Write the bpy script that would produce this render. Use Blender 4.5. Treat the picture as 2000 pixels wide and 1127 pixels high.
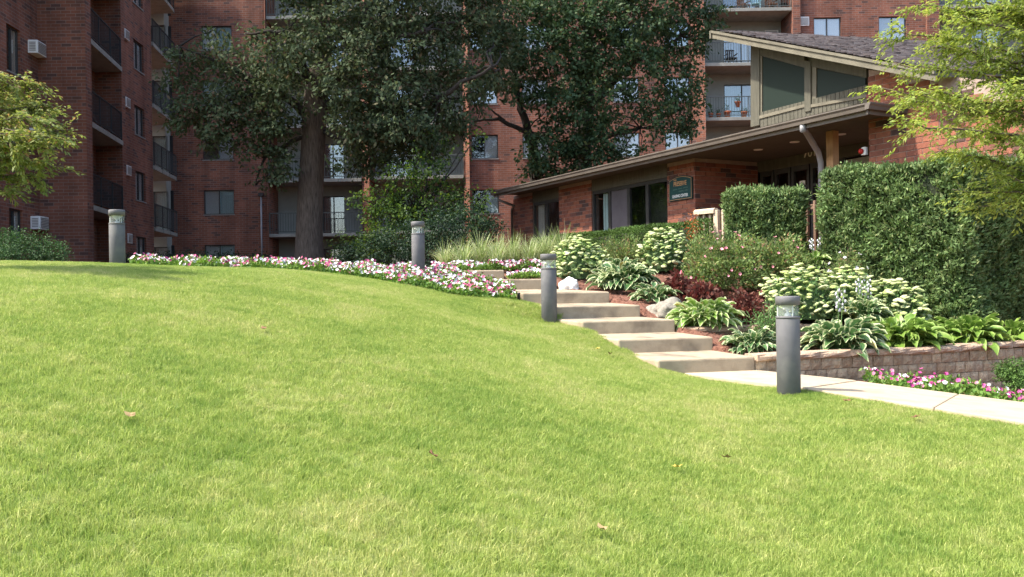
import bpy, math, random
import numpy as np
from mathutils import Vector, Matrix, noise as mnoise

rng = np.random.default_rng(11)
random.seed(5)
SC = bpy.context.scene
COL = SC.collection
for o in list(bpy.data.objects):
    bpy.data.objects.remove(o)

# ------------------------------------------------------------ camera, sky, sun, exposure
F = 1700.0; CX = 1000.0; CY = 563.5; RO = 0.015
cr, sr = math.cos(RO), math.sin(RO)
cam = bpy.data.cameras.new('camera'); camo = bpy.data.objects.new('camera', cam); COL.objects.link(camo)
cam.sensor_width = 36.0; cam.lens = F / 2000 * 36; cam.clip_start = 0.05; cam.clip_end = 1500
M = Matrix(((cr, sr, 0, 0), (0, 0, -1, 0), (-sr, cr, 0, 0), (0, 0, 0, 1)))
camo.matrix_world = M
SC.camera = camo
SUN_EL = math.radians(53); SUN_AZ = math.radians(13)      # azimuth: 0 = from -X, positive towards -Y
sdir = Vector((-math.cos(SUN_EL) * math.cos(SUN_AZ), -math.cos(SUN_EL) * math.sin(SUN_AZ), math.sin(SUN_EL)))
W = bpy.data.worlds.new('World'); SC.world = W; W.use_nodes = True
nt = W.node_tree; bg = nt.nodes['Background']
sky = nt.nodes.new('ShaderNodeTexSky'); sky.sky_type = 'NISHITA'; sky.sun_disc = False
sky.sun_elevation = SUN_EL; sky.sun_rotation = math.atan2(sdir.x, sdir.y)
sky.air_density = 1.0; sky.dust_density = 2.5; sky.ozone_density = 1.0
nt.links.new(sky.outputs[0], bg.inputs[0]); bg.inputs[1].default_value = 0.15
sl = bpy.data.lights.new('sun', 'SUN'); sl.energy = 3.0; sl.angle = math.radians(2.0); sl.color = (1.0, 0.92, 0.79)
so = bpy.data.objects.new('sun', sl); COL.objects.link(so); so.rotation_euler = sdir.to_track_quat('Z', 'Y').to_euler()
so.location = (-20, -5, 40)
SC.view_settings.view_transform = 'Standard'; SC.view_settings.look = 'None'
SC.view_settings.exposure = 1.6; SC.view_settings.gamma = 1.0; SC.view_settings.use_curve_mapping = False
SC.cycles.max_bounces = 6; SC.cycles.transparent_max_bounces = 12; SC.cycles.diffuse_bounces = 3
SC.cycles.glossy_bounces = 2; SC.cycles.transmission_bounces = 4; SC.cycles.caustics_reflective = False; SC.cycles.caustics_refractive = False


def P(px, py, Y):
    a = (px - CX) / F; b = (CY - py) / F
    return Vector(((a * cr + b * sr) * Y, Y, (b * cr - a * sr) * Y))


# ------------------------------------------------------------ object helpers
WL = {}


def wl(o):
    return WL.get(o.name, Vector((0, 0, 0))) if o is not None else Vector((0, 0, 0))


def tag(o, label=None, cat=None, group=None, kind=None):
    if label: o['label'] = label
    if cat: o['category'] = cat
    if group: o['group'] = group
    if kind: o['kind'] = kind
    return o


def thing(name, loc, label=None, cat=None, group=None, kind=None, rz=0):
    o = bpy.data.objects.new(name, None); COL.objects.link(o)
    o.empty_display_size = 0.2
    o.location = loc; o.rotation_euler[2] = rz
    WL[o.name] = Vector(loc)
    return tag(o, label, cat, group, kind)


def mesh_np(name, V, Fq, mats, smooth=False):
    V = np.asarray(V, dtype=np.float32); Fq = np.asarray(Fq, dtype=np.int32)
    me = bpy.data.meshes.new(name)
    n, k = Fq.shape
    me.vertices.add(len(V)); me.vertices.foreach_set('co', V.ravel())
    me.loops.add(n * k); me.loops.foreach_set('vertex_index', Fq.ravel())
    me.polygons.add(n); me.polygons.foreach_set('loop_start', np.arange(0, n * k, k, dtype=np.int32))
    if smooth: me.polygons.foreach_set('use_smooth', np.ones(n, dtype=bool))
    for m in (mats if isinstance(mats, (list, tuple)) else [mats]): me.materials.append(m)
    me.update(calc_edges=True); me.validate()
    return me


def put(name, me, parent=None, loc=None):
    o = bpy.data.objects.new(name, me); COL.objects.link(o)
    if parent: o.parent = parent
    if loc is not None: o.location = loc
    return o


def obj_np(name, V, Fq, mat, parent=None, smooth=False, at=None, local=False):
    V = np.asarray(V, dtype=float)
    if local:
        return put(name, mesh_np(name, V, Fq, mat, smooth), parent)
    c = np.array(at if at is not None else ((V[:, 0].min() + V[:, 0].max()) / 2, (V[:, 1].min() + V[:, 1].max()) / 2, V[:, 2].min()))
    o = put(name, mesh_np(name, V - c, Fq, mat, smooth), parent, Vector(c) - wl(parent))
    WL[o.name] = Vector(c)
    return o


class MB:
    def __init__(s): s.v = []; s.f = []; s.sm = []
    def add(s, vs, fs, smooth=False):
        n = len(s.v); s.v += [tuple(v) for v in vs]
        for f in fs: s.f.append(tuple(i + n for i in f)); s.sm.append(smooth)
        return s
    def box(s, x0, y0, z0, x1, y1, z1):
        return s.obox(Vector(((x0 + x1) / 2, (y0 + y1) / 2, (z0 + z1) / 2)), Vector(((x1 - x0) / 2, 0, 0)), Vector((0, (y1 - y0) / 2, 0)), Vector((0, 0, (z1 - z0) / 2)))
    def obox(s, c, a, b, d):
        if a.cross(b).dot(d) < 0: a = -a
        vs = [c + i * a + j * b + k * d for k in (-1, 1) for j in (-1, 1) for i in (-1, 1)]
        return s.add(vs, [(0, 2, 3, 1), (4, 5, 7, 6), (0, 1, 5, 4), (2, 6, 7, 3), (0, 4, 6, 2), (1, 3, 7, 5)])
    def prism(s, pts, off):
        """pts: planar polygon, extruded by vector off"""
        n = len(pts); off = Vector(off); pts = [Vector(p) for p in pts]
        nn = Vector((0, 0, 0))
        for i in range(n):
            nn += pts[i].cross(pts[(i + 1) % n])
        if nn.dot(off) > 0: pts = pts[::-1]
        vs = pts + [p + off for p in pts]
        fs = [tuple(range(n)), tuple(range(2 * n - 1, n - 1, -1))] + [(i, i + n, (i + 1) % n + n, (i + 1) % n) for i in range(n)]
        return s.add(vs, fs)
    def tube(s, pts, rad, k=8, smooth=True, cap=True):
        pts = [Vector(p) for p in pts]; n = len(pts)
        if not hasattr(rad, '__len__'): rad = [rad] * n
        vs = []; up = Vector((0.13, 0.31, 0.94)).normalized()
        for i, p in enumerate(pts):
            t = (pts[min(i + 1, n - 1)] - pts[max(i - 1, 0)]).normalized()
            a = t.cross(up)
            if a.length < 0.1: a = t.cross(Vector((1, 0, 0)))
            a.normalize(); b = t.cross(a)
            for j in range(k):
                an = 2 * math.pi * j / k
                vs.append(p + (a * math.cos(an) + b * math.sin(an)) * rad[i])
        fs = [(i * k + j, (i + 1) * k + j, (i + 1) * k + (j + 1) % k, i * k + (j + 1) % k) for i in range(n - 1) for j in range(k)]
        s.add(vs, fs, smooth)
        if cap:
            m = len(s.v) - len(vs)
            s.f.append(tuple(m + j for j in range(k))); s.sm.append(False)
            s.f.append(tuple(m + (n - 1) * k + j for j in reversed(range(k)))); s.sm.append(False)
        return s
    def lathe(s, prof, k=24, c=(0, 0, 0), smooth=True):
        vs = [(c[0] + r * math.cos(2 * math.pi * j / k), c[1] + r * math.sin(2 * math.pi * j / k), c[2] + z) for r, z in prof for j in range(k)]
        fs = [(i * k + j, i * k + (j + 1) % k, (i + 1) * k + (j + 1) % k, (i + 1) * k + j) for i in range(len(prof) - 1) for j in range(k)]
        return s.add(vs, fs, smooth)
    def build(s, name, mat, parent=None, local=False, bevel=0, at=None):
        vs = s.v
        if local: c = Vector((0, 0, 0))
        else:
            xs = [v[0] for v in vs]; ys = [v[1] for v in vs]; zs = [v[2] for v in vs]
            c = Vector(at) if at is not None else Vector(((min(xs) + max(xs)) / 2, (min(ys) + max(ys)) / 2, min(zs)))
        me = bpy.data.meshes.new(name)
        me.from_pydata([(v[0] - c.x, v[1] - c.y, v[2] - c.z) for v in vs], [], s.f)
        me.polygons.foreach_set('use_smooth', s.sm)
        me.materials.append(mat); me.update()
        o = put(name, me, parent, (c - wl(parent)) if not local else None)
        WL[o.name] = c
        if bevel:
            b = o.modifiers.new('bevel', 'BEVEL'); b.width = bevel; b.segments = 2; b.limit_method = 'ANGLE'
        return o


# ------------------------------------------------------------ materials
def newmat(name):
    m = bpy.data.materials.new(name); m.use_nodes = True
    n = m.node_tree.nodes; l = m.node_tree.links
    return m, n, l, n['Principled BSDF']


def ramp(n, cols, pos=None):
    r = n.new('ShaderNodeValToRGB'); e = r.color_ramp.elements
    k = len(cols)
    while len(e) < k: e.new(0.5)
    for i, c in enumerate(cols):
        e[i].position = pos[i] if pos else i / (k - 1); e[i].color = (*c, 1)
    return r


def surf(name, cols, scale=4, rough=0.8, bump=0.0, bscale=60, src='noise', pos=None, stretch=(1, 1, 1), metal=0, spec=0.4, detail=6, dirt=None):
    """noise / object-random / island-random coloured surface with fine bump"""
    m, n, l, b = newmat(name)
    g = n.new('ShaderNodeNewGeometry')
    mp = n.new('ShaderNodeMapping'); mp.inputs['Scale'].default_value = stretch; l.new(g.outputs['Position'], mp.inputs[0])
    r = ramp(n, cols if len(cols) > 1 else [cols[0], cols[0]], pos)
    nz = n.new('ShaderNodeTexNoise'); nz.inputs['Scale'].default_value = scale; nz.inputs['Detail'].default_value = detail; nz.inputs['Roughness'].default_value = 0.6
    l.new(mp.outputs[0], nz.inputs[0])
    if src == 'noise':
        mr = n.new('ShaderNodeMapRange'); mr.inputs[1].default_value = 0.3; mr.inputs[2].default_value = 0.7
        l.new(nz.outputs[0], mr.inputs[0]); l.new(mr.outputs[0], r.inputs[0]); colr = r.outputs[0]
    else:
        if src == 'object':
            oi = n.new('ShaderNodeObjectInfo'); l.new(oi.outputs['Random'], r.inputs[0])
        else:
            l.new(g.outputs['Random Per Island'], r.inputs[0])
        mx = n.new('ShaderNodeMix'); mx.data_type = 'RGBA'; mx.blend_type = 'MULTIPLY'; mx.inputs[0].default_value = 0.6
        r2 = ramp(n, [(0.55, 0.55, 0.55), (1.3, 1.3, 1.3)], [0.3, 0.7]); l.new(nz.outputs[0], r2.inputs[0])
        l.new(r.outputs[0], mx.inputs[6]); l.new(r2.outputs[0], mx.inputs[7]); colr = mx.outputs[2]
    if dirt:
        n2 = n.new('ShaderNodeTexNoise'); n2.inputs['Scale'].default_value = dirt[1]; n2.inputs['Detail'].default_value = 8; l.new(g.outputs['Position'], n2.inputs[0])
        r3 = ramp(n, [(0, 0, 0), (1, 1, 1)], [0.5, 0.72]); l.new(n2.outputs[0], r3.inputs[0])
        mx2 = n.new('ShaderNodeMix'); mx2.data_type = 'RGBA'; l.new(r3.outputs[0], mx2.inputs[0]); l.new(colr, mx2.inputs[6]); mx2.inputs[7].default_value = (*dirt[0], 1)
        colr = mx2.outputs[2]
    l.new(colr, b.inputs['Base Color'])
    b.inputs['Roughness'].default_value = rough; b.inputs['Metallic'].default_value = metal; b.inputs['Specular IOR Level'].default_value = spec
    if bump:
        nb = n.new('ShaderNodeTexNoise'); nb.inputs['Scale'].default_value = bscale; nb.inputs['Detail'].default_value = 5; l.new(mp.outputs[0], nb.inputs[0])
        bp = n.new('ShaderNodeBump'); bp.inputs['Strength'].default_value = bump; bp.inputs['Distance'].default_value = 0.02
        l.new(nb.outputs[0], bp.inputs['Height']); l.new(bp.outputs[0], b.inputs['Normal'])
    return m


def leafmat(name, cols, pos=None, trans=0.35, patch=2.0, rough=0.5, amt=0.5, src='island', lo=0.55, hi=1.35, spec=0.22):
    m, n, l, b = newmat(name)
    g = n.new('ShaderNodeNewGeometry')
    r = ramp(n, cols, pos)
    if src == 'island': l.new(g.outputs['Random Per Island'], r.inputs[0])
    else:
        oi = n.new('ShaderNodeObjectInfo'); l.new(oi.outputs['Random'], r.inputs[0])
    nz = n.new('ShaderNodeTexNoise'); nz.inputs['Scale'].default_value = patch; nz.inputs['Detail'].default_value = 3; l.new(g.outputs['Position'], nz.inputs[0])
    r2 = ramp(n, [(lo,) * 3, (hi,) * 3], [0.35, 0.65]); l.new(nz.outputs[0], r2.inputs[0])
    mx = n.new('ShaderNodeMix'); mx.data_type = 'RGBA'; mx.blend_type = 'MULTIPLY'; mx.inputs[0].default_value = amt
    l.new(r.outputs[0], mx.inputs[6]); l.new(r2.outputs[0], mx.inputs[7])
    l.new(mx.outputs[2], b.inputs['Base Color']); b.inputs['Roughness'].default_value = max(rough, 0.6); b.inputs['Specular IOR Level'].default_value = spec
    t = n.new('ShaderNodeBsdfTranslucent')
    hs = n.new('ShaderNodeHueSaturation'); hs.inputs['Hue'].default_value = 0.485; hs.inputs['Saturation'].default_value = 1.15; hs.inputs['Value'].default_value = 1.4
    l.new(mx.outputs[2], hs.inputs['Color']); l.new(hs.outputs[0], t.inputs[0])
    ms = n.new('ShaderNodeMixShader'); ms.inputs[0].default_value = trans
    l.new(b.outputs[0], ms.inputs[1]); l.new(t.outputs[0], ms.inputs[2]); l.new(ms.outputs[0], n['Material Output'].inputs[0])
    return m


def brickmat(name, c1, c2, mort, bw=0.323, bh=0.1077):
    m, n, l, b = newmat(name)
    g = n.new('ShaderNodeNewGeometry')
    cz = n.new('ShaderNodeVectorMath'); cz.operation = 'CROSS_PRODUCT'; cz.inputs[0].default_value = (0, 0, 1); l.new(g.outputs['True Normal'], cz.inputs[1])
    dt = n.new('ShaderNodeVectorMath'); dt.operation = 'DOT_PRODUCT'; l.new(cz.outputs[0], dt.inputs[0]); l.new(g.outputs['Position'], dt.inputs[1])
    sx = n.new('ShaderNodeSeparateXYZ'); l.new(g.outputs['Position'], sx.inputs[0])
    cb = n.new('ShaderNodeCombineXYZ'); l.new(dt.outputs['Value'], cb.inputs[0]); l.new(sx.outputs[2], cb.inputs[1])
    bt = n.new('ShaderNodeTexBrick'); bt.offset = 0.5; bt.squash = 1
    bt.inputs['Scale'].default_value = 1; bt.inputs['Brick Width'].default_value = bw; bt.inputs['Row Height'].default_value = bh
    bt.inputs['Mortar Size'].default_value = 0.009; bt.inputs['Mortar Smooth'].default_value = 0.2; bt.inputs['Bias'].default_value = 0
    bt.inputs['Color1'].default_value = (0, 0, 0, 1); bt.inputs['Color2'].default_value = (1, 1, 1, 1); bt.inputs['Mortar'].default_value = (0.5, 0.5, 0.5, 1)
    l.new(cb.outputs[0], bt.inputs[0])
    r = ramp(n, [c1, tuple(0.9 * x for x in c1), tuple(1.15 * x for x in c1), tuple(0.8 * c1[i] + 0.2 * c2[i] for i in range(3)), c2], [0.0, 0.35, 0.6, 0.78, 0.95])
    l.new(bt.outputs['Color'], r.inputs[0])
    nz = n.new('ShaderNodeTexNoise'); nz.inputs['Scale'].default_value = 0.9; nz.inputs['Detail'].default_value = 7; l.new(g.outputs['Position'], nz.inputs[0])
    r2 = ramp(n, [(0.72,) * 3, (1.25,) * 3], [0.3, 0.7]); l.new(nz.outputs[0], r2.inputs[0])
    mm = n.new('ShaderNodeMix'); mm.data_type = 'RGBA'; l.new(bt.outputs['Fac'], mm.inputs[0]); l.new(r.outputs[0], mm.inputs[6]); mm.inputs[7].default_value = (*mort, 1)
    mx = n.new('ShaderNodeMix'); mx.data_type = 'RGBA'; mx.blend_type = 'MULTIPLY'; mx.inputs[0].default_value = 0.7
    l.new(mm.outputs[2], mx.inputs[6]); l.new(r2.outputs[0], mx.inputs[7])
    mp = n.new('ShaderNodeMapping'); mp.inputs['Scale'].default_value = (1.6, 1.6, 0.16); l.new(g.outputs['Position'], mp.inputs[0])
    n4 = n.new('ShaderNodeTexNoise'); n4.inputs['Scale'].default_value = 1.0; n4.inputs['Detail'].default_value = 6; l.new(mp.outputs[0], n4.inputs[0])
    r4 = ramp(n, [(0.70, 0.70, 0.72), (1.0, 1.0, 1.0), (1.22, 1.2, 1.18)], [0.34, 0.5, 0.68]); l.new(n4.outputs[0], r4.inputs[0])
    m4 = n.new('ShaderNodeMix'); m4.data_type = 'RGBA'; m4.blend_type = 'MULTIPLY'; m4.inputs[0].default_value = 0.8
    l.new(mx.outputs[2], m4.inputs[6]); l.new(r4.outputs[0], m4.inputs[7]); l.new(m4.outputs[2], b.inputs['Base Color'])
    b.inputs['Roughness'].default_value = 0.85; b.inputs['Specular IOR Level'].default_value = 0.2
    bp = n.new('ShaderNodeBump'); bp.invert = True; bp.inputs['Strength'].default_value = 0.6; bp.inputs['Distance'].default_value = 0.012
    l.new(bt.outputs['Fac'], bp.inputs['Height']); l.new(bp.outputs[0], b.inputs['Normal'])
    return m


def glassmat(name, r0=0.13):
    m, n, l, b = newmat(name)
    tr = n.new('ShaderNodeBsdfTransparent'); tr.inputs[0].default_value = (0.93, 0.95, 0.95, 1)
    gl = n.new('ShaderNodeBsdfGlossy'); gl.inputs['Roughness'].default_value = 0.03; gl.inputs[0].default_value = (0.9, 0.93, 0.95, 1)
    lw = n.new('ShaderNodeLayerWeight'); lw.inputs[0].default_value = 0.5
    pw = n.new('ShaderNodeMath'); pw.operation = 'POWER'; pw.inputs[1].default_value = 4; l.new(lw.outputs['Facing'], pw.inputs[0])
    fr = n.new('ShaderNodeMath'); fr.operation = 'MULTIPLY_ADD'; fr.inputs[1].default_value = 1 - r0; fr.inputs[2].default_value = r0; l.new(pw.outputs[0], fr.inputs[0])
    nz = n.new('ShaderNodeTexNoise'); nz.inputs['Scale'].default_value = 1.2; g = n.new('ShaderNodeNewGeometry'); l.new(g.outputs['Position'], nz.inputs[0])
    bp = n.new('ShaderNodeBump'); bp.inputs['Strength'].default_value = 0.08; l.new(nz.outputs[0], bp.inputs['Height']); l.new(bp.outputs[0], gl.inputs['Normal'])
    ms = n.new('ShaderNodeMixShader'); l.new(fr.outputs[0], ms.inputs[0]); l.new(tr.outputs[0], ms.inputs[1]); l.new(gl.outputs[0], ms.inputs[2])
    l.new(ms.outputs[0], n['Material Output'].inputs[0])
    return m


def curtainmat(name, col, sc=9.0):
    m, n, l, b = newmat(name)
    g = n.new('ShaderNodeNewGeometry'); w = n.new('ShaderNodeTexWave'); w.bands_direction = 'X'; w.inputs['Scale'].default_value = sc; w.inputs['Distortion'].default_value = 0.6
    l.new(g.outputs['Position'], w.inputs[0])
    r = ramp(n, [tuple(0.62 * c for c in col), col]); l.new(w.outputs[0], r.inputs[0]); l.new(r.outputs[0], b.inputs['Base Color'])
    b.inputs['Roughness'].default_value = 0.9
    return m


BR = (0.205, 0.082, 0.052); BD = (0.10, 0.056, 0.046)
M_brick = brickmat('red utility brick', BR, BD, (0.22, 0.155, 0.13))
M_mortar = surf('mortar', [(0.30, 0.22, 0.18), (0.38, 0.30, 0.26)], 8, 0.95, 0.4, 90)
M_bricko = surf('brick clay', [(0.27, 0.092, 0.055), (0.22, 0.08, 0.052), (0.31, 0.115, 0.065), (0.19, 0.072, 0.05), (0.085, 0.048, 0.042)], 9, 0.85, 0.5, 70, 'object', [0, 0.3, 0.55, 0.78, 0.95])
M_bricki = surf('brick clay joined', [(0.27, 0.092, 0.055), (0.22, 0.08, 0.052), (0.31, 0.115, 0.065), (0.19, 0.072, 0.05), (0.085, 0.048, 0.042)], 9, 0.85, 0.5, 70, 'island', [0, 0.3, 0.55, 0.78, 0.95])
M_conc = surf('stair concrete', [(0.31, 0.245, 0.165), (0.40, 0.325, 0.225), (0.35, 0.285, 0.195)], 5, 0.9, 0.5, 110, dirt=((0.17, 0.135, 0.095), 2.6))
M_path = surf('path concrete', [(0.39, 0.315, 0.215), (0.46, 0.38, 0.27), (0.425, 0.35, 0.245)], 2.5, 0.92, 0.3, 160, dirt=((0.38, 0.30, 0.20), 3.5))
M_slab = surf('balcony concrete', [(0.22, 0.22, 0.19), (0.32, 0.31, 0.27)], 3, 0.9, 0.3, 60)
M_stucco = surf('grey green stucco', [(0.26, 0.27, 0.24), (0.31, 0.32, 0.285)], 2, 0.92, 0.3, 80)
M_frame = surf('dark window frame', [(0.03, 0.03, 0.028), (0.05, 0.048, 0.045)], 6, 0.5, 0, spec=0.4)
M_sill = surf('grey sill', [(0.18, 0.17, 0.16), (0.25, 0.24, 0.22)], 6, 0.8)
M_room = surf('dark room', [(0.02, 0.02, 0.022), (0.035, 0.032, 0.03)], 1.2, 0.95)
M_glass = glassmat('window glass'); M_glassd = glassmat('office glass', r0=0.035)
M_curt = [curtainmat('white curtain', (0.84, 0.85, 0.85)), curtainmat('grey blind', (0.50, 0.52, 0.53), 14), curtainmat('teal grey curtain', (0.42, 0.55, 0.54), 5), curtainmat('beige curtain', (0.60, 0.55, 0.46), 7)]
M_rail = surf('black railing paint', [(0.02, 0.022, 0.025), (0.035, 0.037, 0.04)], 8, 0.5)
M_railg = surf('green grey railing paint', [(0.07, 0.08, 0.075), (0.1, 0.11, 0.10)], 8, 0.5)
M_ac = surf('white enamel', [(0.66, 0.66, 0.64), (0.76, 0.76, 0.74)], 5, 0.5, 0.1, 40)
M_acg = surf('grey grille', [(0.20, 0.19, 0.19), (0.27, 0.26, 0.25)], 5, 0.6)
M_soil = surf('bare soil', [(0.07, 0.045, 0.03), (0.12, 0.08, 0.05)], 6, 1.0, 0.8, 40)
M_mulch = surf('red brown bark mulch', [(0.075, 0.030, 0.020), (0.17, 0.075, 0.048), (0.26, 0.13, 0.09)], 26, 1.0, 1.0, 70)
M_chip = surf('mulch chips', [(0.09, 0.035, 0.024), (0.20, 0.085, 0.055), (0.30, 0.16, 0.11), (0.14, 0.055, 0.035)], 9, 1.0, 0, src='island')
M_olive = surf('olive painted wood', [(0.07, 0.068, 0.05), (0.105, 0.10, 0.075)], 5, 0.8, 0.4, 50, stretch=(3, 3, 0.5))
M_soff = surf('olive soffit', [(0.085, 0.078, 0.058), (0.11, 0.10, 0.075)], 4, 0.85, 0.2, 40)
M_barge = surf('weathered tan olive fascia', [(0.115, 0.105, 0.078), (0.175, 0.16, 0.118)], 4, 0.8, 0.4, 40)
M_gut = surf('brown grey gutter', [(0.10, 0.085, 0.07), (0.145, 0.125, 0.105)], 3, 0.45, 0.05, 30, spec=0.5)
M_shing = surf('asphalt shingles', [(0.24, 0.175, 0.14), (0.35, 0.265, 0.215), (0.44, 0.345, 0.28), (0.17, 0.13, 0.11)], 20, 0.95, 0.4, 200, src='island')
M_roof = surf('asphalt roof', [(0.20, 0.165, 0.145), (0.33, 0.27, 0.245)], 14, 0.95, 0.5, 120)
M_cgl, _n, _l, _b = newmat('clerestory green dark glass')
_b.inputs['Base Color'].default_value = (0.022, 0.032, 0.027, 1); _b.inputs['Roughness'].default_value = 0.3; _b.inputs['Specular IOR Level'].default_value = 0.18
M_post = surf('raw cedar wood', [(0.38, 0.21, 0.10), (0.50, 0.30, 0.15)], 3, 0.8, 0.4, 30, stretch=(8, 8, 0.8))
M_woodlit = surf('weathered timber sunlit tone', [(0.42, 0.33, 0.23), (0.60, 0.49, 0.36)], 3, 0.85, 0.4, 30, stretch=(9, 9, 1))  # railing timber with sunlight put into the colour
M_woodsh = surf('weathered timber shaded tone', [(0.16, 0.10, 0.07), (0.24, 0.15, 0.10)], 3, 0.85, 0.4, 30, stretch=(9, 9, 1))  # same railing timber, shade put into the colour
M_bol = surf('bollard grey paint', [(0.115, 0.112, 0.118), (0.145, 0.142, 0.148)], 7, 0.62, 0.25, 160, spec=0.35, dirt=((0.17, 0.165, 0.16), 5))
M_bcap = surf('bollard cap paint', [(0.12, 0.115, 0.118), (0.15, 0.145, 0.148)], 7, 0.6, 0.2, 160)
M_refl, _n, _l, _b = newmat('lamp reflector')
_b.inputs['Base Color'].default_value = (0.85, 0.85, 0.83, 1); _b.inputs['Metallic'].default_value = 0.15; _b.inputs['Roughness'].default_value = 0.3
M_block = surf('retaining block', [(0.34, 0.245, 0.155), (0.45, 0.34, 0.22), (0.38, 0.29, 0.20), (0.52, 0.40, 0.26), (0.36, 0.25, 0.155)], 22, 0.95, 1.0, 55, 'object')
M_cap = surf('retaining cap stone', [(0.40, 0.29, 0.20), (0.50, 0.37, 0.26), (0.44, 0.31, 0.22)], 18, 0.95, 1.0, 45, 'object')
M_rockw = surf('white quartz rock', [(0.78, 0.74, 0.68), (0.88, 0.85, 0.8)], 6, 0.8, 0.6, 25)
M_rockg = surf('grey granite boulder', [(0.13, 0.115, 0.09), (0.27, 0.245, 0.20), (0.18, 0.16, 0.13)], 9, 0.9, 0.7, 30)
M_barkm = surf('oak bark', [(0.035, 0.026, 0.020), (0.10, 0.078, 0.06), (0.15, 0.12, 0.095)], 7, 0.95, 1.0, 9, stretch=(5, 5, 0.5), detail=8)
M_bark2 = surf('dark bark', [(0.018, 0.015, 0.012), (0.042, 0.034, 0.028)], 9, 0.95, 0.8, 20, stretch=(3, 3, 0.6))
M_twig = surf('twig bark', [(0.07, 0.05, 0.035), (0.12, 0.09, 0.065)], 9, 0.9)
M_oak = leafmat('oak leaves', [(0.045, 0.070, 0.032), (0.058, 0.085, 0.040), (0.075, 0.10, 0.048), (0.11, 0.11, 0.06), (0.14, 0.10, 0.065)], [0, 0.4, 0.8, 0.96, 1.0], 0.25, 0.9, 0.8, 0.5)
M_maple = leafmat('maple leaves', [(0.032, 0.065, 0.028), (0.042, 0.080, 0.034), (0.060, 0.10, 0.038), (0.11, 0.13, 0.05)], [0, 0.5, 0.88, 1.0], 0.25, 0.8)
M_under = leafmat('understory leaves', [(0.03, 0.065, 0.018), (0.055, 0.105, 0.025), (0.12, 0.19, 0.035)], None, 0.45, 0.9)
M_dark = leafmat('dark shrub leaves', [(0.018, 0.042, 0.02), (0.028, 0.058, 0.026)], None, 0.2, 0.7)
M_lime = leafmat('yellow green leaves', [(0.18, 0.26, 0.055), (0.25, 0.33, 0.075), (0.34, 0.39, 0.11), (0.13, 0.20, 0.045)], None, 0.45, 1.6, amt=0.35)
M_ltree = leafmat('bright tree leaves', [(0.13, 0.18, 0.045), (0.20, 0.24, 0.07), (0.28, 0.30, 0.11), (0.30, 0.18, 0.09)], [0, 0.5, 0.90, 1.0], 0.4, 1.6, amt=0.45)
M_arb = leafmat('arborvitae sprays', [(0.09, 0.155, 0.052), (0.12, 0.19, 0.065), (0.17, 0.245, 0.09), (0.27, 0.29, 0.13)], [0, 0.45, 0.85, 1.0], 0.2, 2.4, amt=0.6)
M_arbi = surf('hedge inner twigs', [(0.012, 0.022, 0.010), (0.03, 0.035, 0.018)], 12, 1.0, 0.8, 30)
M_yewi = surf('fleshy green stems', [(0.05, 0.09, 0.03), (0.08, 0.13, 0.045)], 20, 0.9)
M_yew = leafmat('yew needles', [(0.04, 0.09, 0.018), (0.07, 0.135, 0.028), (0.12, 0.20, 0.05)], None, 0.15, 2.5, amt=0.6)
M_bush = leafmat('round bush leaves', [(0.030, 0.075, 0.026), (0.045, 0.10, 0.032), (0.065, 0.13, 0.045)], None, 0.25, 1.5)
M_sedl = leafmat('sedum leaves', [(0.09, 0.19, 0.06), (0.14, 0.25, 0.085), (0.20, 0.31, 0.11)], None, 0.2, 5)
M_sedf = surf('sedum flower heads', [(0.38, 0.50, 0.15), (0.50, 0.58, 0.23), (0.64, 0.66, 0.38), (0.30, 0.46, 0.12)], 60, 0.9, 0.9, 160, 'object')
M_rose = leafmat('rose leaves', [(0.10, 0.17, 0.05), (0.16, 0.23, 0.075), (0.25, 0.30, 0.12), (0.34, 0.18, 0.11)], [0, 0.5, 0.88, 1.0], 0.35, 4)
M_heu = leafmat('coral bells leaves', [(0.085, 0.028, 0.024), (0.13, 0.045, 0.035), (0.19, 0.07, 0.05), (0.08, 0.045, 0.03)], None, 0.25, 5)
M_ogr = leafmat('striped ornamental grass', [(0.16, 0.25, 0.07), (0.30, 0.38, 0.15), (0.58, 0.60, 0.40), (0.34, 0.25, 0.13)], [0, 0.5, 0.95, 1], 0.3, 4, amt=0.35)
M_plf = leafmat('bedding leaves', [(0.09, 0.19, 0.035), (0.15, 0.27, 0.055), (0.22, 0.33, 0.09)], None, 0.3, 6)
M_orange = leafmat('orange scorched twigs', [(0.45, 0.13, 0.04), (0.34, 0.16, 0.06)], None, 0.2, 4)
M_terra = surf('terracotta', [(0.42, 0.13, 0.06), (0.5, 0.17, 0.08)], 5, 0.8)
M_white = surf('white paint', [(0.72, 0.72, 0.70), (0.8, 0.8, 0.78)], 5, 0.6)
M_black = surf('black plastic', [(0.02, 0.02, 0.022), (0.035, 0.035, 0.04)], 5, 0.5)
M_bluew = surf('pale blue plastic', [(0.35, 0.6, 0.65), (0.45, 0.7, 0.74)], 5, 0.5)
M_brownc = surf('brown wicker', [(0.25, 0.12, 0.07), (0.33, 0.17, 0.10)], 30, 0.8)
M_red = surf('red plastic', [(0.45, 0.02, 0.015), (0.5, 0.03, 0.02)], 5, 0.35)
M_signg = surf('dark green sign face', [(0.008, 0.045, 0.042), (0.012, 0.055, 0.052)], 5, 0.45)
M_signe = surf('sign edge', [(0.012, 0.03, 0.026), (0.02, 0.04, 0.035)], 5, 0.5)
M_gold = surf('dull orange gold letters', [(0.55, 0.28, 0.12), (0.62, 0.33, 0.15)], 5, 0.6)
M_num = surf('pale numerals', [(0.62, 0.60, 0.50), (0.7, 0.68, 0.58)], 5, 0.5)
M_pol = surf('polished grey downspout', [(0.26, 0.26, 0.27), (0.33, 0.33, 0.34)], 4, 0.5, 0.1, 30)
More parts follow.
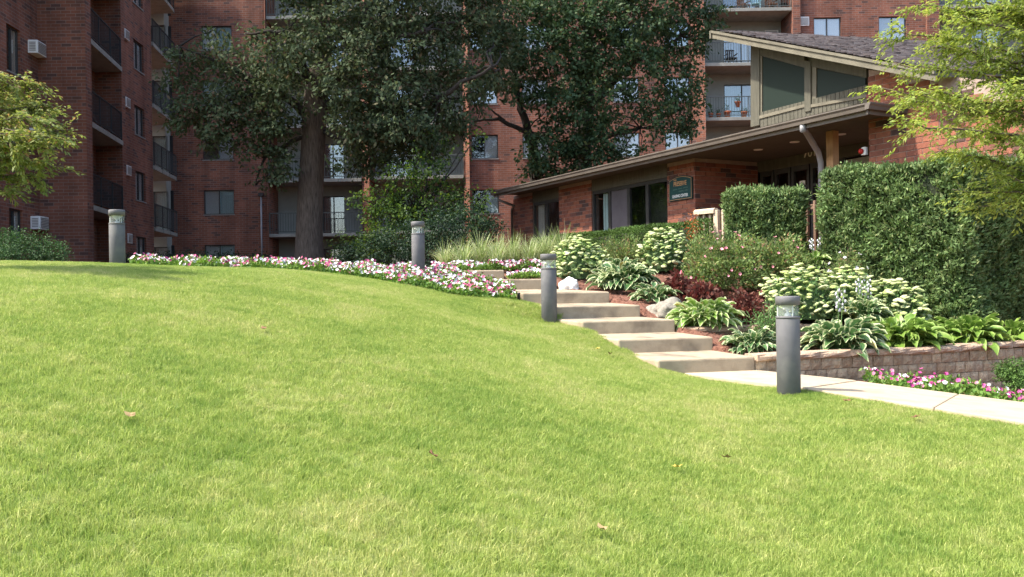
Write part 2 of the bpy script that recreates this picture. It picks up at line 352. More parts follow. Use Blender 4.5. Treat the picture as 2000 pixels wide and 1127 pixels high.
M_leafy = surf('fallen leaf yellow', [(0.55, 0.38, 0.06), (0.6, 0.42, 0.08)], 30, 0.8)
M_leafb = surf('fallen leaf tan', [(0.22, 0.15, 0.06), (0.32, 0.23, 0.11)], 30, 0.8)
M_leafr = surf('fallen leaf brown', [(0.13, 0.065, 0.03), (0.20, 0.10, 0.045)], 30, 0.8)

# flowers: white or magenta petals chosen per bloom
M_pet, _n, _l, _b = newmat('petunia petals')
_g = _n.new('ShaderNodeNewGeometry'); _r = ramp(_n, [(0.70, 0.68, 0.66), (0.66, 0.58, 0.60), (0.44, 0.08, 0.18), (0.33, 0.03, 0.13), (0.50, 0.21, 0.26)], [0, 0.46, 0.56, 0.78, 0.93])
_r.color_ramp.interpolation = 'CONSTANT'
_l.new(_g.outputs['Random Per Island'], _r.inputs[0]); _l.new(_r.outputs[0], _b.inputs['Base Color']); _b.inputs['Roughness'].default_value = 0.7
M_petm, _n, _l, _b = newmat('magenta petunia petals')
_g = _n.new('ShaderNodeNewGeometry'); _r = ramp(_n, [(0.33, 0.03, 0.17), (0.40, 0.06, 0.21), (0.48, 0.19, 0.27), (0.70, 0.68, 0.66)], [0, 0.35, 0.6, 0.74])
_r.color_ramp.interpolation = 'CONSTANT'
_l.new(_g.outputs['Random Per Island'], _r.inputs[0]); _l.new(_r.outputs[0], _b.inputs['Base Color']); _b.inputs['Roughness'].default_value = 0.7
M_pink = surf('rose pink petals', [(0.75, 0.25, 0.33), (0.85, 0.45, 0.48)], 30, 0.7, src='object')
M_lilac = surf('pale lilac blossom', [(0.72, 0.68, 0.80), (0.82, 0.80, 0.86)], 30, 0.7, src='object')


def hostamat(name, green, green2, edge):
    m, n, l, b = newmat(name)
    at = n.new('ShaderNodeAttribute'); at.attribute_name = 'margin'
    oi = n.new('ShaderNodeObjectInfo')
    r0 = ramp(n, [green, green2, (0.34, 0.26, 0.07)], [0, 0.95, 1.0]); l.new(oi.outputs['Random'], r0.inputs[0])
    g = n.new('ShaderNodeNewGeometry'); nz = n.new('ShaderNodeTexNoise'); nz.inputs['Scale'].default_value = 30; l.new(g.outputs['Position'], nz.inputs[0])
    ad = n.new('ShaderNodeMath'); ad.operation = 'ADD'; l.new(at.outputs['Fac'], ad.inputs[0])
    ml = n.new('ShaderNodeMath'); ml.operation = 'MULTIPLY_ADD'; ml.inputs[1].default_value = 0.5; ml.inputs[2].default_value = -0.25; l.new(nz.outputs[0], ml.inputs[0]); l.new(ml.outputs[0], ad.inputs[1])
    mr = n.new('ShaderNodeMapRange'); mr.inputs[1].default_value = 0.62; mr.inputs[2].default_value = 0.82; l.new(ad.outputs[0], mr.inputs[0])
    mx = n.new('ShaderNodeMix'); mx.data_type = 'RGBA'; l.new(mr.outputs[0], mx.inputs[0]); l.new(r0.outputs[0], mx.inputs[6]); mx.inputs[7].default_value = (*edge, 1)
    l.new(mx.outputs[2], b.inputs['Base Color']); b.inputs['Roughness'].default_value = 0.42; b.inputs['Specular IOR Level'].default_value = 0.4
    t = n.new('ShaderNodeBsdfTranslucent'); l.new(mx.outputs[2], t.inputs[0]); ms = n.new('ShaderNodeMixShader'); ms.inputs[0].default_value = 0.28
    l.new(b.outputs[0], ms.inputs[1]); l.new(t.outputs[0], ms.inputs[2]); l.new(ms.outputs[0], n['Material Output'].inputs[0])
    return m


HM = {'blue': hostamat('variegated blue green hosta', (0.06, 0.14, 0.045), (0.10, 0.20, 0.065), (0.55, 0.60, 0.34)),
      'lime': hostamat('variegated lime hosta', (0.16, 0.29, 0.055), (0.24, 0.37, 0.08), (0.58, 0.64, 0.34)),
      'gold': hostamat('yellow green hosta', (0.115, 0.22, 0.035), (0.19, 0.31, 0.05), (0.26, 0.37, 0.09))}

# grass blades: world-space patches of colour
M_grass, _n, _l, _b = newmat('lawn blades')
_g = _n.new('ShaderNodeNewGeometry')
_n1 = _n.new('ShaderNodeTexNoise'); _n1.inputs['Scale'].default_value = 0.9; _n1.inputs['Detail'].default_value = 5; _n1.inputs['Roughness'].default_value = 0.65; _l.new(_g.outputs['Position'], _n1.inputs[0])
_r1 = ramp(_n, [(0.235, 0.35, 0.068), (0.36, 0.45, 0.108), (0.53, 0.54, 0.215)], [0.32, 0.50, 0.72]); _n3 = _n.new('ShaderNodeTexNoise'); _n3.inputs['Scale'].default_value = 9; _n3.inputs['Detail'].default_value = 4; _l.new(_g.outputs['Position'], _n3.inputs[0])
_ma = _n.new('ShaderNodeMath'); _ma.operation = 'MULTIPLY_ADD'; _ma.inputs[1].default_value = 0.45; _l.new(_n3.outputs[0], _ma.inputs[0])
_mb = _n.new('ShaderNodeMath'); _mb.operation = 'MULTIPLY_ADD'; _mb.inputs[1].default_value = 0.75; _mb.inputs[2].default_value = -0.10; _l.new(_n1.outputs[0], _mb.inputs[0]); _l.new(_mb.outputs[0], _ma.inputs[2])
_l.new(_ma.outputs[0], _r1.inputs[0])
_r2 = ramp(_n, [(0.72, 0.78, 0.7), (0.97, 0.97, 0.95), (1.12, 1.08, 1.1), (2.0, 1.6, 2.4)], [0.0, 0.45, 0.86, 1.0]); _l.new(_g.outputs['Random Per Island'], _r2.inputs[0])
_mx = _n.new('ShaderNodeMix'); _mx.data_type = 'RGBA'; _mx.blend_type = 'MULTIPLY'; _mx.inputs[0].default_value = 1.0
_l.new(_r1.outputs[0], _mx.inputs[6]); _l.new(_r2.outputs[0], _mx.inputs[7]); _l.new(_mx.outputs[2], _b.inputs['Base Color'])
_b.inputs['Roughness'].default_value = 0.55; _b.inputs['Specular IOR Level'].default_value = 0.3
_t = _n.new('ShaderNodeBsdfTranslucent'); _l.new(_mx.outputs[2], _t.inputs[0]); _ms = _n.new('ShaderNodeMixShader'); _ms.inputs[0].default_value = 0.45
_l.new(_b.outputs[0], _ms.inputs[1]); _l.new(_t.outputs[0], _ms.inputs[2]); _l.new(_ms.outputs[0], _n['Material Output'].inputs[0])
M_lawn = surf('lawn thatch', [(0.17, 0.22, 0.055), (0.26, 0.30, 0.09)], 3, 1.0, 0.8, 60)

# ------------------------------------------------------------ stair geometry (measured corners)
SY = [10.0, 10.75, 11.5, 12.25, 13.0, 13.95, 15.3]
RT = [(1475, 696.5), (1393, 658), (1319, 623.7), (1251, 595.7), (1191, 569.6), (1088, 544.2), (985, 524)]
LFX = [1284, 1207, 1137, 1080, 1021, 930, 850]
FR = []; FL = []; ZT = []; ZB = []
for i in range(7):
    p = P(RT[i][0], RT[i][1], SY[i]); FR.append(Vector((p.x, p.y))); ZT.append(p.z)
    yl = SY[i] - 0.28
    q = P(LFX[i], 600, yl); FL.append(Vector((q.x, yl)))
ZT[6] = ZT[5] + 0.18
for i in range(7): ZB.append(ZT[i] - 0.16)
FR.append(FR[6] + Vector((-0.35, 1.6))); FL.append(FL[6] + Vector((-0.35, 1.6)))

# ------------------------------------------------------------ terrain
CP = [(0, 0, -1.55), (-4, 0, -1.40), (-8, 0, -1.2), (4, 0, -1.52), (8, 0, -1.5), (0, -8, -1.9), (-12, -8, -1.6), (12, -8, -1.9), (-12, 0, -0.9),
      (1.95, 9.89, -1.0), (2.72, 8.25, -1.03), (3.85, 6.55, -1.12), (5.6, 3.9, -1.25), (8, 0.3, -1.43), (2.5, 8.1, -1.04), (4.6, 5.4, -1.18), (3.2, 7.5, -1.065),
      (1.2, 4, -1.32), (2.6, 4.5, -1.32), (1.5, 7, -1.05), (0.4, 9.5, -0.70), (0.0, 7, -0.78), (-0.3, 4, -1.12), (-1.5, 7, -0.52), (-1.6, 4, -0.98),
      (-3.2, 7, -0.22), (-2.2, 4, -0.88), (-1.2, 10, -0.22), (-3, 10, 0.12), (-4.6, 10, 0.27), (-6.0, 10, 0.33), (-4.4, 7, -0.06), (-6, 7, 0.0),
      (0.5, 11.8, -0.48), (0.2, 12.6, -0.23), (-5.7, 12.5, 0.36), (-9, 12, 0.5), (-12, 12, 0.65), (-9, 7, 0.1), (-12, 7, 0.2),
      (-1, 18, 0.36), (-6, 18, 0.45), (-14, 20, 0.7), (-6, 28, 0.55), (0, 28, 0.5), (-14, 40, 0.8), (0, 44, 0.8), (14, 44, 0.8), (24, 44, 0.8), (24, 20, 0.0),
      (4, 18, 0.40), (0.8, 24, 0.42), (1.2, 16.0, 0.36), (3, 16, 0.32), (5.2, 15.2, 0.12), (6.2, 14.2, -0.2), (6.6, 13.2, -0.52), (8, 13.2, -0.62),
      (3.2, 13.6, -0.12), (4.2, 12.9, -0.42), (2.2, 14.4, 0.10), (1.3, 14.0, 0.0), (5.2, 12.4, -0.55), (12, 8, -1.5), (14, 12, -1.0)]
for px, py, Y in [(1000, 589, 12.3), (900, 581, 12.4), (800, 561, 12.6), (700, 544, 12.9), (560, 530, 13.2), (400, 526, 13.4), (250, 522, 13.6),
                  (0, 514, 11.4), (120, 516, 11.4), (230, 519, 11.6), (400, 526.5, 11.7), (560, 534, 11.8), (700, 552, 12.0)]:
    p = P(px, py, Y); CP.append((p.x, p.y, p.z))
for i in range(5): CP.append((FL[i].x - 0.05, FL[i].y, ZB[i] + 0.06))
for i in (5, 6): CP.append((FL[i].x - 0.1, FL[i].y, ZT[i] - 0.06))
for i in range(1, 7): CP.append((FR[i].x + 0.1, FR[i].y + 0.1, ZT[i] - 0.05))
WA = Vector((FR[0].x + 0.02, 10.02)); WB = Vector((6.9, 11.5))        # lower retaining wall
T2A = Vector((2.27, 11.45)); T2B = Vector((4.3, 12.0))                 # upper little wall
for t in (0.0, 0.25, 0.5, 0.75, 1.0):
    q = WA.lerp(WB, t); CP.append((q.x - 0.15 + 0.15, q.y + 0.30, -0.88))
for t in (0.0, 0.5, 1.0):
    q = T2A.lerp(T2B, t); CP.append((q.x, q.y + 0.25, -0.60))
CP = np.array(CP)


def tps(r2): return np.where(r2 > 1e-12, 0.5 * r2 * np.log(np.maximum(r2, 1e-12)), 0)


_N = len(CP); _d = ((CP[:, None, :2] - CP[None, :, :2]) ** 2).sum(-1)
_A = np.zeros((_N + 3, _N + 3)); _A[:_N, :_N] = tps(_d) + np.eye(_N) * 0.03
_A[:_N, _N] = 1; _A[:_N, _N + 1:] = CP[:, :2]; _A[_N, :_N] = 1; _A[_N + 1:, :_N] = CP[:, :2].T
_w = np.linalg.solve(_A, np.concatenate([CP[:, 2], [0, 0, 0]]))


def H(x, y):
    x = np.atleast_1d(np.asarray(x, float)); y = np.atleast_1d(np.asarray(y, float))
    out = np.empty(len(x))
    for s in range(0, len(x), 20000):
        xs, ys = x[s:s + 20000], y[s:s + 20000]
        r2 = (xs[:, None] - CP[None, :, 0]) ** 2 + (ys[:, None] - CP[None, :, 1]) ** 2
        out[s:s + 20000] = tps(r2) @ _w[:_N] + _w[_N] + _w[_N + 1] * xs + _w[_N + 2] * ys
    return np.clip(out, -2.4, 1.2)


def h1(x, y): return float(H([x], [y])[0])


def inpoly(x, y, poly):
    ins = np.zeros(len(x), bool); n = len(poly)
    for i in range(n):
        x0, y0 = poly[i]; x1, y1 = poly[(i + 1) % n]
        if y0 == y1: continue
        c = ((y0 > y) != (y1 > y)) & (x < (x1 - x0) * (y - y0) / (y1 - y0) + x0)
        ins ^= c
    return ins


# lower ground sheet; retaining-wall step cut in by the walls themselves
PATH_NEAR = [(1.70, 9.95), (2.15, 9.15), (2.78, 8.25), (3.9, 6.55), (5.6, 3.9), (8.0, 0.3), (12.0, -5.6)]
PATH_FAR = [(FR[0].x + 0.01, 10.06), (3.72, 9.42), (4.80, 8.08), (6.9, 5.4), (9.8, 1.7), (15.0, -5.0)]
BEDN = [(q.x, q.y) for q in [P(px, 560, Y) for px, Y in [(1006, 12.42), (960, 12.35), (900, 12.4), (800, 12.6), (700, 12.9), (560, 13.2), (400, 13.4), (250, 13.6)]]]
LAWN = [(-26, -9), (14.4, -9)] + PATH_NEAR[::-1] + [(FL[i].x + 0.01, FL[i].y) for i in range(5)] + BEDN + [(-7.5, 13.7), (-9, 15), (-13.5, 17), (-15.0, 26), (-26, 26)]


def zground(x, y):
    z = H(x, y)
    # in front of the lower retaining wall the bed lies at path level
    x = np.atleast_1d(x); y = np.atleast_1d(y)
    dx, dy = WB.x - WA.x, WB.y - WA.y
    side = (x - WA.x) * dy - (y - WA.y) * dx       # >0 : camera side
    m = (side > -0.9) & (x > WA.x - 0.05) & (y > -6)
    lo = -1.04 - 0.095 * np.maximum(0, x - 3.2)
    z = np.where(m, np.minimum(z, lo), z)
    return z


def grid(name, xs, ys, zf, mat, mask=None, dz=0):
    X, Yg = np.meshgrid(xs, ys); x = X.ravel(); y = Yg.ravel(); z = zf(x, y) + dz
    V = np.stack([x, y, z], 1); nx, ny = len(xs), len(ys)
    i = np.arange(ny - 1)[:, None] * nx + np.arange(nx - 1)[None, :]; i = i.ravel()
    Fq = np.stack([i, i + 1, i + nx + 1, i + nx], 1)
    if mask is not None:
        c = V[Fq].mean(1); Fq = Fq[mask(c[:, 0], c[:, 1])]
        used, inv = np.unique(Fq.ravel(), return_inverse=True); V = V[used]; Fq = inv.reshape(-1, 4)
    return obj_np(name, V, Fq, mat, None, True)


xs = np.concatenate([np.linspace(-60, -16, 12)[:-1], np.arange(-16, 12, 0.14), np.linspace(12, 60, 14)])
ys = np.concatenate([np.linspace(-30, -2, 8)[:-1], np.arange(-2, 18, 0.14), np.linspace(18, 80, 30)])


def zg2(x, y):
    z = zground(x, y) - 0.035
    inl = inpoly(x, y, LAWN); z = np.where(inl, z - 0.02, z)
    edge = (np.abs(x) > 59) | (y < -29) | (y > 79)
    # sink under stairs and path
    st = inpoly(x, y, [(FL[i].x, FL[i].y) for i in range(8)] + [(FR[i].x, FR[i].y) for i in range(7, -1, -1)])
    z = np.where(st, z - 0.25, z)
    pt = inpoly(x, y, PATH_NEAR + PATH_FAR[::-1]); z = np.where(pt, np.minimum(z, -1.12 - 0.08 * np.maximum(0, x - 2.8)), z)
    return np.where(edge, -3.2, z)


o = grid('garden_soil', xs, ys, zg2, M_mulch); tag(o, 'red-brown mulch ground of the planting beds around the steps', None, None, 'structure')
o = MB().box(-500, -500, -3.3, 500, 500, -2.9).build('ground', M_soil); tag(o, kind='structure')
xl = np.arange(-26, 14, 0.12); yl = np.arange(-8, 26, 0.12)
o = grid('lawn', xl, yl, lambda x, y: H(x, y), M_lawn, lambda x, y: inpoly(x, y, LAWN), -0.005)
tag(o, 'mown lawn rising to the left', None, None, 'structure')

# ------------------------------------------------------------ grass (instanced tuft patches)


def grass_patch(n, size, hmin, hmax, w, seed):
    r = np.random.default_rng(seed)
    x = r.uniform(-size, size, n); y = r.uniform(-size, size, n)
    a = r.uniform(0, 2 * np.pi, n); h = r.uniform(hmin, hmax, n); lean = r.normal(0, 0.75, n) * h; ww = w * r.uniform(0.6, 1.3, n)
    la = r.uniform(0, 2 * np.pi, n)
    dx, dy = np.cos(a) * ww / 2, np.sin(a) * ww / 2
    lx, ly = np.cos(la) * lean, np.sin(la) * lean
    z0 = np.full(n, -0.01)
    v = np.stack([np.stack([x - dx, y - dy, z0], 1), np.stack([x + dx, y + dy, z0], 1),
                  np.stack([x + dx * .8 + lx * .4, y + dy * .8 + ly * .4, h * .6], 1), np.stack([x - dx * .8 + lx * .4, y - dy * .8 + ly * .4, h * .6], 1),
                  np.stack([x + lx, y + ly, h], 1)], 1).reshape(-1, 3)
    b = np.arange(n) * 5
    f = np.concatenate([np.stack([b, b + 1, b + 2], 1), np.stack([b, b + 2, b + 3], 1), np.stack([b + 3, b + 2, b + 4], 1)])
    return v, f


gcol = bpy.data.collections.new('tufts')
for k in range(6):
    v, f = grass_patch(1500, 0.17, 0.010, 0.042, 0.0032, 40 + k)
    me = mesh_np('tuft', v, f, M_grass); ob = bpy.data.objects.new('tuft_%d' % k, me); gcol.objects.link(ob)
stp = 0.24
gx, gy = np.meshgrid(np.arange(-12.5, 9, stp), np.arange(2.2, 18, stp)); gx = gx.ravel(); gy = gy.ravel()
gx = gx + rng.uniform(-.045, .045, len(gx)); gy = gy + rng.uniform(-.045, .045, len(gy))
keep = inpoly(gx, gy, LAWN) & (np.abs(gx) < 0.66 * gy + 1.2)
gx, gy = gx[keep], gy[keep]
# extra ragged fringe along the stair and path edge
ex = []; ey = []
edge = PATH_NEAR[:5][::-1] + [(q.x, q.y) for q in FL[:5]] + BEDN
for a_, b_ in zip(edge[:-1], edge[1:]):
    L_ = math.dist(a_, b_)
    for t in np.arange(0, 1, 0.16 / max(L_, .16)):
        ex.append(a_[0] + (b_[0] - a_[0]) * t - 0.10 + rng.uniform(-.03, .03)); ey.append(a_[1] + (b_[1] - a_[1]) * t - 0.10 + rng.uniform(-.03, .03))
gx = np.concatenate([gx, ex]); gy = np.concatenate([gy, ey])
gz = H(gx, gy); e = 0.05
nx_ = -(H(gx + e, gy) - H(gx - e, gy)) / (2 * e); ny_ = -(H(gx, gy + e) - H(gx, gy - e)) / (2 * e)
me = bpy.data.meshes.new('grass'); me.vertices.add(len(gx)); me.vertices.foreach_set('co', np.stack([gx, gy, gz], 1).astype(np.float32).ravel())
rot = np.zeros((len(gx), 3), np.float32)
for i in range(len(gx)):
    nv = Vector((nx_[i], ny_[i], 1)).normalized()
    q = Vector((0, 0, 1)).rotation_difference(nv) @ Matrix.Rotation(rng.uniform(0, 6.28), 3, 'Z').to_quaternion()
    rot[i] = q.to_euler()
at = me.attributes.new('rot', 'FLOAT_VECTOR', 'POINT'); at.data.foreach_set('vector', rot.ravel())
sc_ = rng.uniform(0.85, 1.2, len(gx)).astype(np.float32)
at = me.attributes.new('scl', 'FLOAT', 'POINT'); at.data.foreach_set('value', sc_)
me.materials.append(M_grass)
go = put('grass', me); tag(go, 'short bright green grass blades covering the lawn', 'grass', None, 'stuff')
gt = bpy.data.node_groups.new('grassgn', 'GeometryNodeTree')
gt.interface.new_socket('Geometry', in_out='INPUT', socket_type='NodeSocketGeometry'); gt.interface.new_socket('Geometry', in_out='OUTPUT', socket_type='NodeSocketGeometry')
gi = gt.nodes.new('NodeGroupInput'); gout = gt.nodes.new('NodeGroupOutput')
ci = gt.nodes.new('GeometryNodeCollectionInfo'); ci.inputs[0].default_value = gcol; ci.inputs[1].default_value = True; ci.inputs[2].default_value = True
iop = gt.nodes.new('GeometryNodeInstanceOnPoints'); iop.inputs['Pick Instance'].default_value = True
na = gt.nodes.new('GeometryNodeInputNamedAttribute'); na.data_type = 'FLOAT_VECTOR'; na.inputs[0].default_value = 'rot'
nb = gt.nodes.new('GeometryNodeInputNamedAttribute'); nb.data_type = 'FLOAT'; nb.inputs[0].default_value = 'scl'
gt.links.new(gi.outputs[0], iop.inputs['Points']); gt.links.new(ci.outputs[0], iop.inputs['Instance'])
gt.links.new(na.outputs['Attribute'], iop.inputs['Rotation']); gt.links.new(nb.outputs['Attribute'], iop.inputs['Scale'])
gt.links.new(iop.outputs[0], gout.inputs[0])
go.modifiers.new('gn', 'NODES').node_group = gt

# ------------------------------------------------------------ path and steps
pz = lambda x: -0.985 - 0.075 * max(0, x - 2.8)


def flat_prism(name, pts2, ztop, thick, mat, parent, bevel=0.012):
    """pts2 polygon ccw or cw, ztop callable or list"""
    top = [Vector((p[0], p[1], z)) for p, z in zip(pts2, ztop)]
    n = len(top)
    area = sum(top[i].x * top[(i + 1) % n].y - top[(i + 1) % n].x * top[i].y for i in range(n))
    if area < 0: top = top[::-1]
    bot = [t - Vector((0, 0, thick)) for t in top]
    m = MB(); m.add(top + bot, [tuple(range(n)), tuple(range(2 * n - 1, n - 1, -1))] + [(i, i + n, (i + 1) % n + n, (i + 1) % n) for i in range(n)])
    return m.build(name, mat, parent, bevel=bevel)


path = thing('concrete_path', (3.5, 8.5, -1.0), 'pale concrete walkway curving from the steps to the right', None, None, 'structure')


def lerpt(a, b, t): return (a[0] + (b[0] - a[0]) * t, a[1] + (b[1] - a[1]) * t)


secs = [((PATH_NEAR[0][0], PATH_NEAR[0][1] + .25), PATH_FAR[0], PATH_NEAR[2], PATH_FAR[1])]
cuts = [0, 0.62, 1.0]
for a0, b0, a1, b1 in [(PATH_NEAR[2], PATH_FAR[1], PATH_NEAR[3], PATH_FAR[2]), (PATH_NEAR[3], PATH_FAR[2], PATH_NEAR[4], PATH_FAR[3]), (PATH_NEAR[4], PATH_FAR[3], PATH_NEAR[5], PATH_FAR[4]), (PATH_NEAR[5], PATH_FAR[4], PATH_NEAR[6], PATH_FAR[5])]:
    for c0, c1 in zip(cuts[:-1], cuts[1:]):
        secs.append((lerpt(a0, a1, c0), lerpt(b0, b1, c0), lerpt(a0, a1, c1), lerpt(b0, b1, c1)))
for k, (a0, b0, a1, b1) in enumerate(secs):
    g = 0.003
    a0n, b0n = lerpt(a0, a1, g), lerpt(b0, b1, g); a1n, b1n = lerpt(a0, a1, 1 - g), lerpt(b0, b1, 1 - g)
    pts = [a0n, b0n, b1n, a1n]; up = 0.006 if k == 0 else 0
    flat_prism('paving_slab', pts, [pz(p[0]) + up for p in pts], 0.12, M_path, path)

for i in range(7):
    c = (FL[i] + FR[i]) / 2
    ext = 0.2
    dL = (FL[i + 1] - FL[i]); dR = (FR[i + 1] - FR[i])
    pts = [FL[i], FR[i], FR[i + 1] + dR.normalized() * ext * .3, FL[i + 1] + dL.normalized() * ext * .3]
    zn = ZB[i + 1] if i < 6 else ZT[6] + 0.02
    st = thing('garden_step', (c.x, c.y, ZB[i]), ['bottom concrete step beside the retaining wall end', 'second concrete step from the bottom, landing beside the small upper block wall', 'third concrete step from the bottom, beside the grey boulder', 'fourth concrete step from the bottom, right behind the middle bollard base', 'fifth concrete step from the bottom, below the white rock', 'sixth concrete step, second from the top, edged by petunias', 'top concrete step below the striped grasses'][i], 'step', 'concrete garden steps')
    o = flat_prism('step_slab', [(p.x, p.y) for p in pts], [ZT[i], ZT[i], zn - 0.004, zn - 0.004], 0.40 if i < 6 else 0.3, M_conc, st, 0.02)

# ------------------------------------------------------------ retaining walls: every block its own object
bm_ = {}


def block_mesh(w, h, d, seed, bulge=0.012):
    r = np.random.default_rng(seed); m = MB()
    # front face 3x3 rough, with chamfered joints
    n = 4; vs = []; fs = []
    for j in range(n):
        for i in range(n):
            x = -w / 2 + w * i / (n - 1); z = h * j / (n - 1)
            ed = (i in (0, n - 1)) or (j in (0, n - 1))
            y = (0.012 if ed else -bulge * r.uniform(0.4, 1.4)); vs.append((x, y, z))
    for j in range(n - 1):
        for i in range(n - 1):
            a = j * n + i; fs.append((a, a + 1, a + n + 1, a + n))
    m.add(vs, fs, False)
    b = [(-w / 2, 0.012, 0), (w / 2, 0.012, 0), (w / 2, d, 0), (-w / 2, d, 0), (-w / 2, 0.012, h), (w / 2, 0.012, h), (w / 2, d, h), (-w / 2, d, h)]
    m.add(b, [(0, 3, 2, 1), (4, 5, 6, 7), (1, 2, 6, 5), (2, 3, 7, 6), (3, 0, 4, 7)])
    return m


def mesh_of(mb, name, mat):
    me = bpy.data.meshes.new(name); me.from_pydata(mb.v, [], mb.f); me.polygons.foreach_set('use_smooth', mb.sm); me.materials.append(mat); me.update(); return me


BH = 0.140; BW = 0.155
blk = [mesh_of(block_mesh(BW - .006, BH - .006, 0.16, 70 + k), 'block', M_block) for k in range(6)]
capm = [mesh_of(block_mesh(0.44 - .006, 0.075, 0.26, 90 + k, 0.02), 'cap_stone', M_cap) for k in range(5)]
half = None


def retain(A, B, ztop, zbot, label, bend=0.0):
    d = (B - A); L_ = d.length; u = d / L_; ang = math.atan2(u.y, u.x); nrm = Vector((-u.y, u.x))  # nrm: away from camera
    th = thing('retaining_wall', (A.x, A.y, zbot), label, 'retaining wall', None)
    f = lambda s: bend * math.sin(math.pi * min(1, s / L_))
    rows = int((ztop - 0.075 - zbot) / BH) + 1
    for r in range(rows):
        z = ztop - 0.075 - BH * (r + 1)
        s = (0.5 if r % 2 else 0.0) * BW
        while s < L_ - BW * .3:
            q = A + u * (s + BW / 2) + nrm * (0.02 + 0.006 * random.uniform(-1, 1) + f(s))
            o = put('block', blk[random.randrange(6)], th, Vector((q.x, q.y, z)) - wl(th)); o.rotation_euler = (0, random.uniform(-.006, .006), ang + random.uniform(-.02, .02)); s += BW
    s = 0; k = 0
    while s < L_ - 0.1:
        q = A + u * (s + 0.22) + nrm * (-0.02 + f(s)); zz = ztop - 0.077 + 0.012 * math.sin(s * 2.1) * (s > 1.2)
        o = put('cap_stone', capm[k % 5], th, Vector((q.x, q.y, zz)) - wl(th)); o.rotation_euler = (0, random.uniform(-.012, .012), ang); s += 0.44; k += 1
    fill = MB().obox(Vector(((A.x + B.x) / 2, (A.y + B.y) / 2, (ztop - .1 + zbot) / 2)) + Vector((nrm.x, nrm.y, 0)) * (0.10 + bend * .5), Vector((u.x, u.y, 0)) * (L_ / 2 - .02), Vector((nrm.x, nrm.y, 0)) * 0.05, Vector((0, 0, (ztop - .1 - zbot) / 2)))
    fill.build('core', M_soil, th)
    return th


retain(WA + Vector((0.0, -0.02)), WB + Vector((0.6, 0.22)), -0.80, -1.45, 'long tan block retaining wall behind the petunias, below the hostas')
retain(T2A, T2B, -0.545, -0.95, 'short upper block retaining wall beside the lime hosta')

# ------------------------------------------------------------ bollards
def make_bollard():
    r = 0.1075; t = thing('bollard_light', (0, 0, 0))
    MB().lathe([(0, -0.25), (r, -0.25), (r, 0.715), (r - .003, 0.722), (r - .012, 0.724), (0, 0.724)], 32).build('post', M_bol, t, True)
    MB().lathe([(r - .012, 0.722), (r + .003, 0.722), (r + .003, 0.740), (r - .012, 0.742)], 32).build('collar', M_bcap, t, True)
    MB().lathe([(r - .006, 0.742), (r - .006, 0.845), (r - .010, 0.845), (r - .010, 0.742)], 32).build('lens', M_lens, t, True)
    MB().lathe([(r - .012, 0.845), (r + .004, 0.846), (r + .004, 0.918), (r - .002, 0.928), (0, 0.930)], 32).build('cap', M_bcap, t, True)
    MB().lathe([(0.004, 0.778), (0.03, 0.803), (0.058, 0.827), (0.078, 0.845)], 20).build('reflector', M_refl, t, True)
    m = MB().lathe([(0.03, 0.742), (0.03, 0.765), (0.012, 0.77), (0.012, 0.79), (0, 0.79)], 12)
    for k in range(3):
        a = 0.4 + k * 2.1; x, y = math.cos(a) * .09, math.sin(a) * .09
        MB().box(x - .004, y - .004, 0.742, x + .004, y + .004, 0.845).build('prong', M_white, t, True)
    m.build('lamp_holder', M_white, t, True)
    return t


M_lens, _n, _l, _b = newmat('clear lens')
_tr = _n.new('ShaderNodeBsdfTransparent'); _tr.inputs[0].default_value = (0.93, 0.95, 0.94, 1)
_ms = _n.new('ShaderNodeMixShader'); _ms.inputs[0].default_value = 0.10; _b.inputs['Base Color'].default_value = (0.7, 0.75, 0.7, 1); _b.inputs['Roughness'].default_value = 0.12
_l.new(_tr.outputs[0], _ms.inputs[1]); _l.new(_b.outputs[0], _ms.inputs[2]); _l.new(_ms.outputs[0], _n['Material Output'].inputs[0])


def dup(root, loc, rz=0, label=None):
    r = root.copy(); COL.objects.link(r); r.location = loc; r.rotation_euler[2] = rz
    if label: r['label'] = label
    for ch in list(root.children):
        c = ch.copy(); COL.objects.link(c); c.parent = r
        for g_ in list(ch.children):
            d = g_.copy(); COL.objects.link(d); d.parent = c
    return r


b0 = make_bollard()
spots = [(1538, 578, 8.15, 'nearest grey cylindrical bollard light at the path edge by the block wall'), (1071, 496, 11.85, 'grey bollard light standing in grass in front of the middle steps'),
         (816, 433, 14.2, 'grey bollard light behind the petunia border, before the dark shrubs'), (228, 410, 12.45, 'grey bollard light alone on the lawn crest before the shaded brick wing')]
for k, (px, py, Y, lab) in enumerate(spots):
    p = P(px, py, Y); loc = (p.x, p.y, p.z - 0.93)
    if k == 0: b0.location = loc; b0.rotation_euler[2] = 0.3; tag(b0, lab, 'bollard light', 'grey bollard lights')
    else: dup(b0, loc, [0, 1.4, 2.6, 0.9][k], lab)

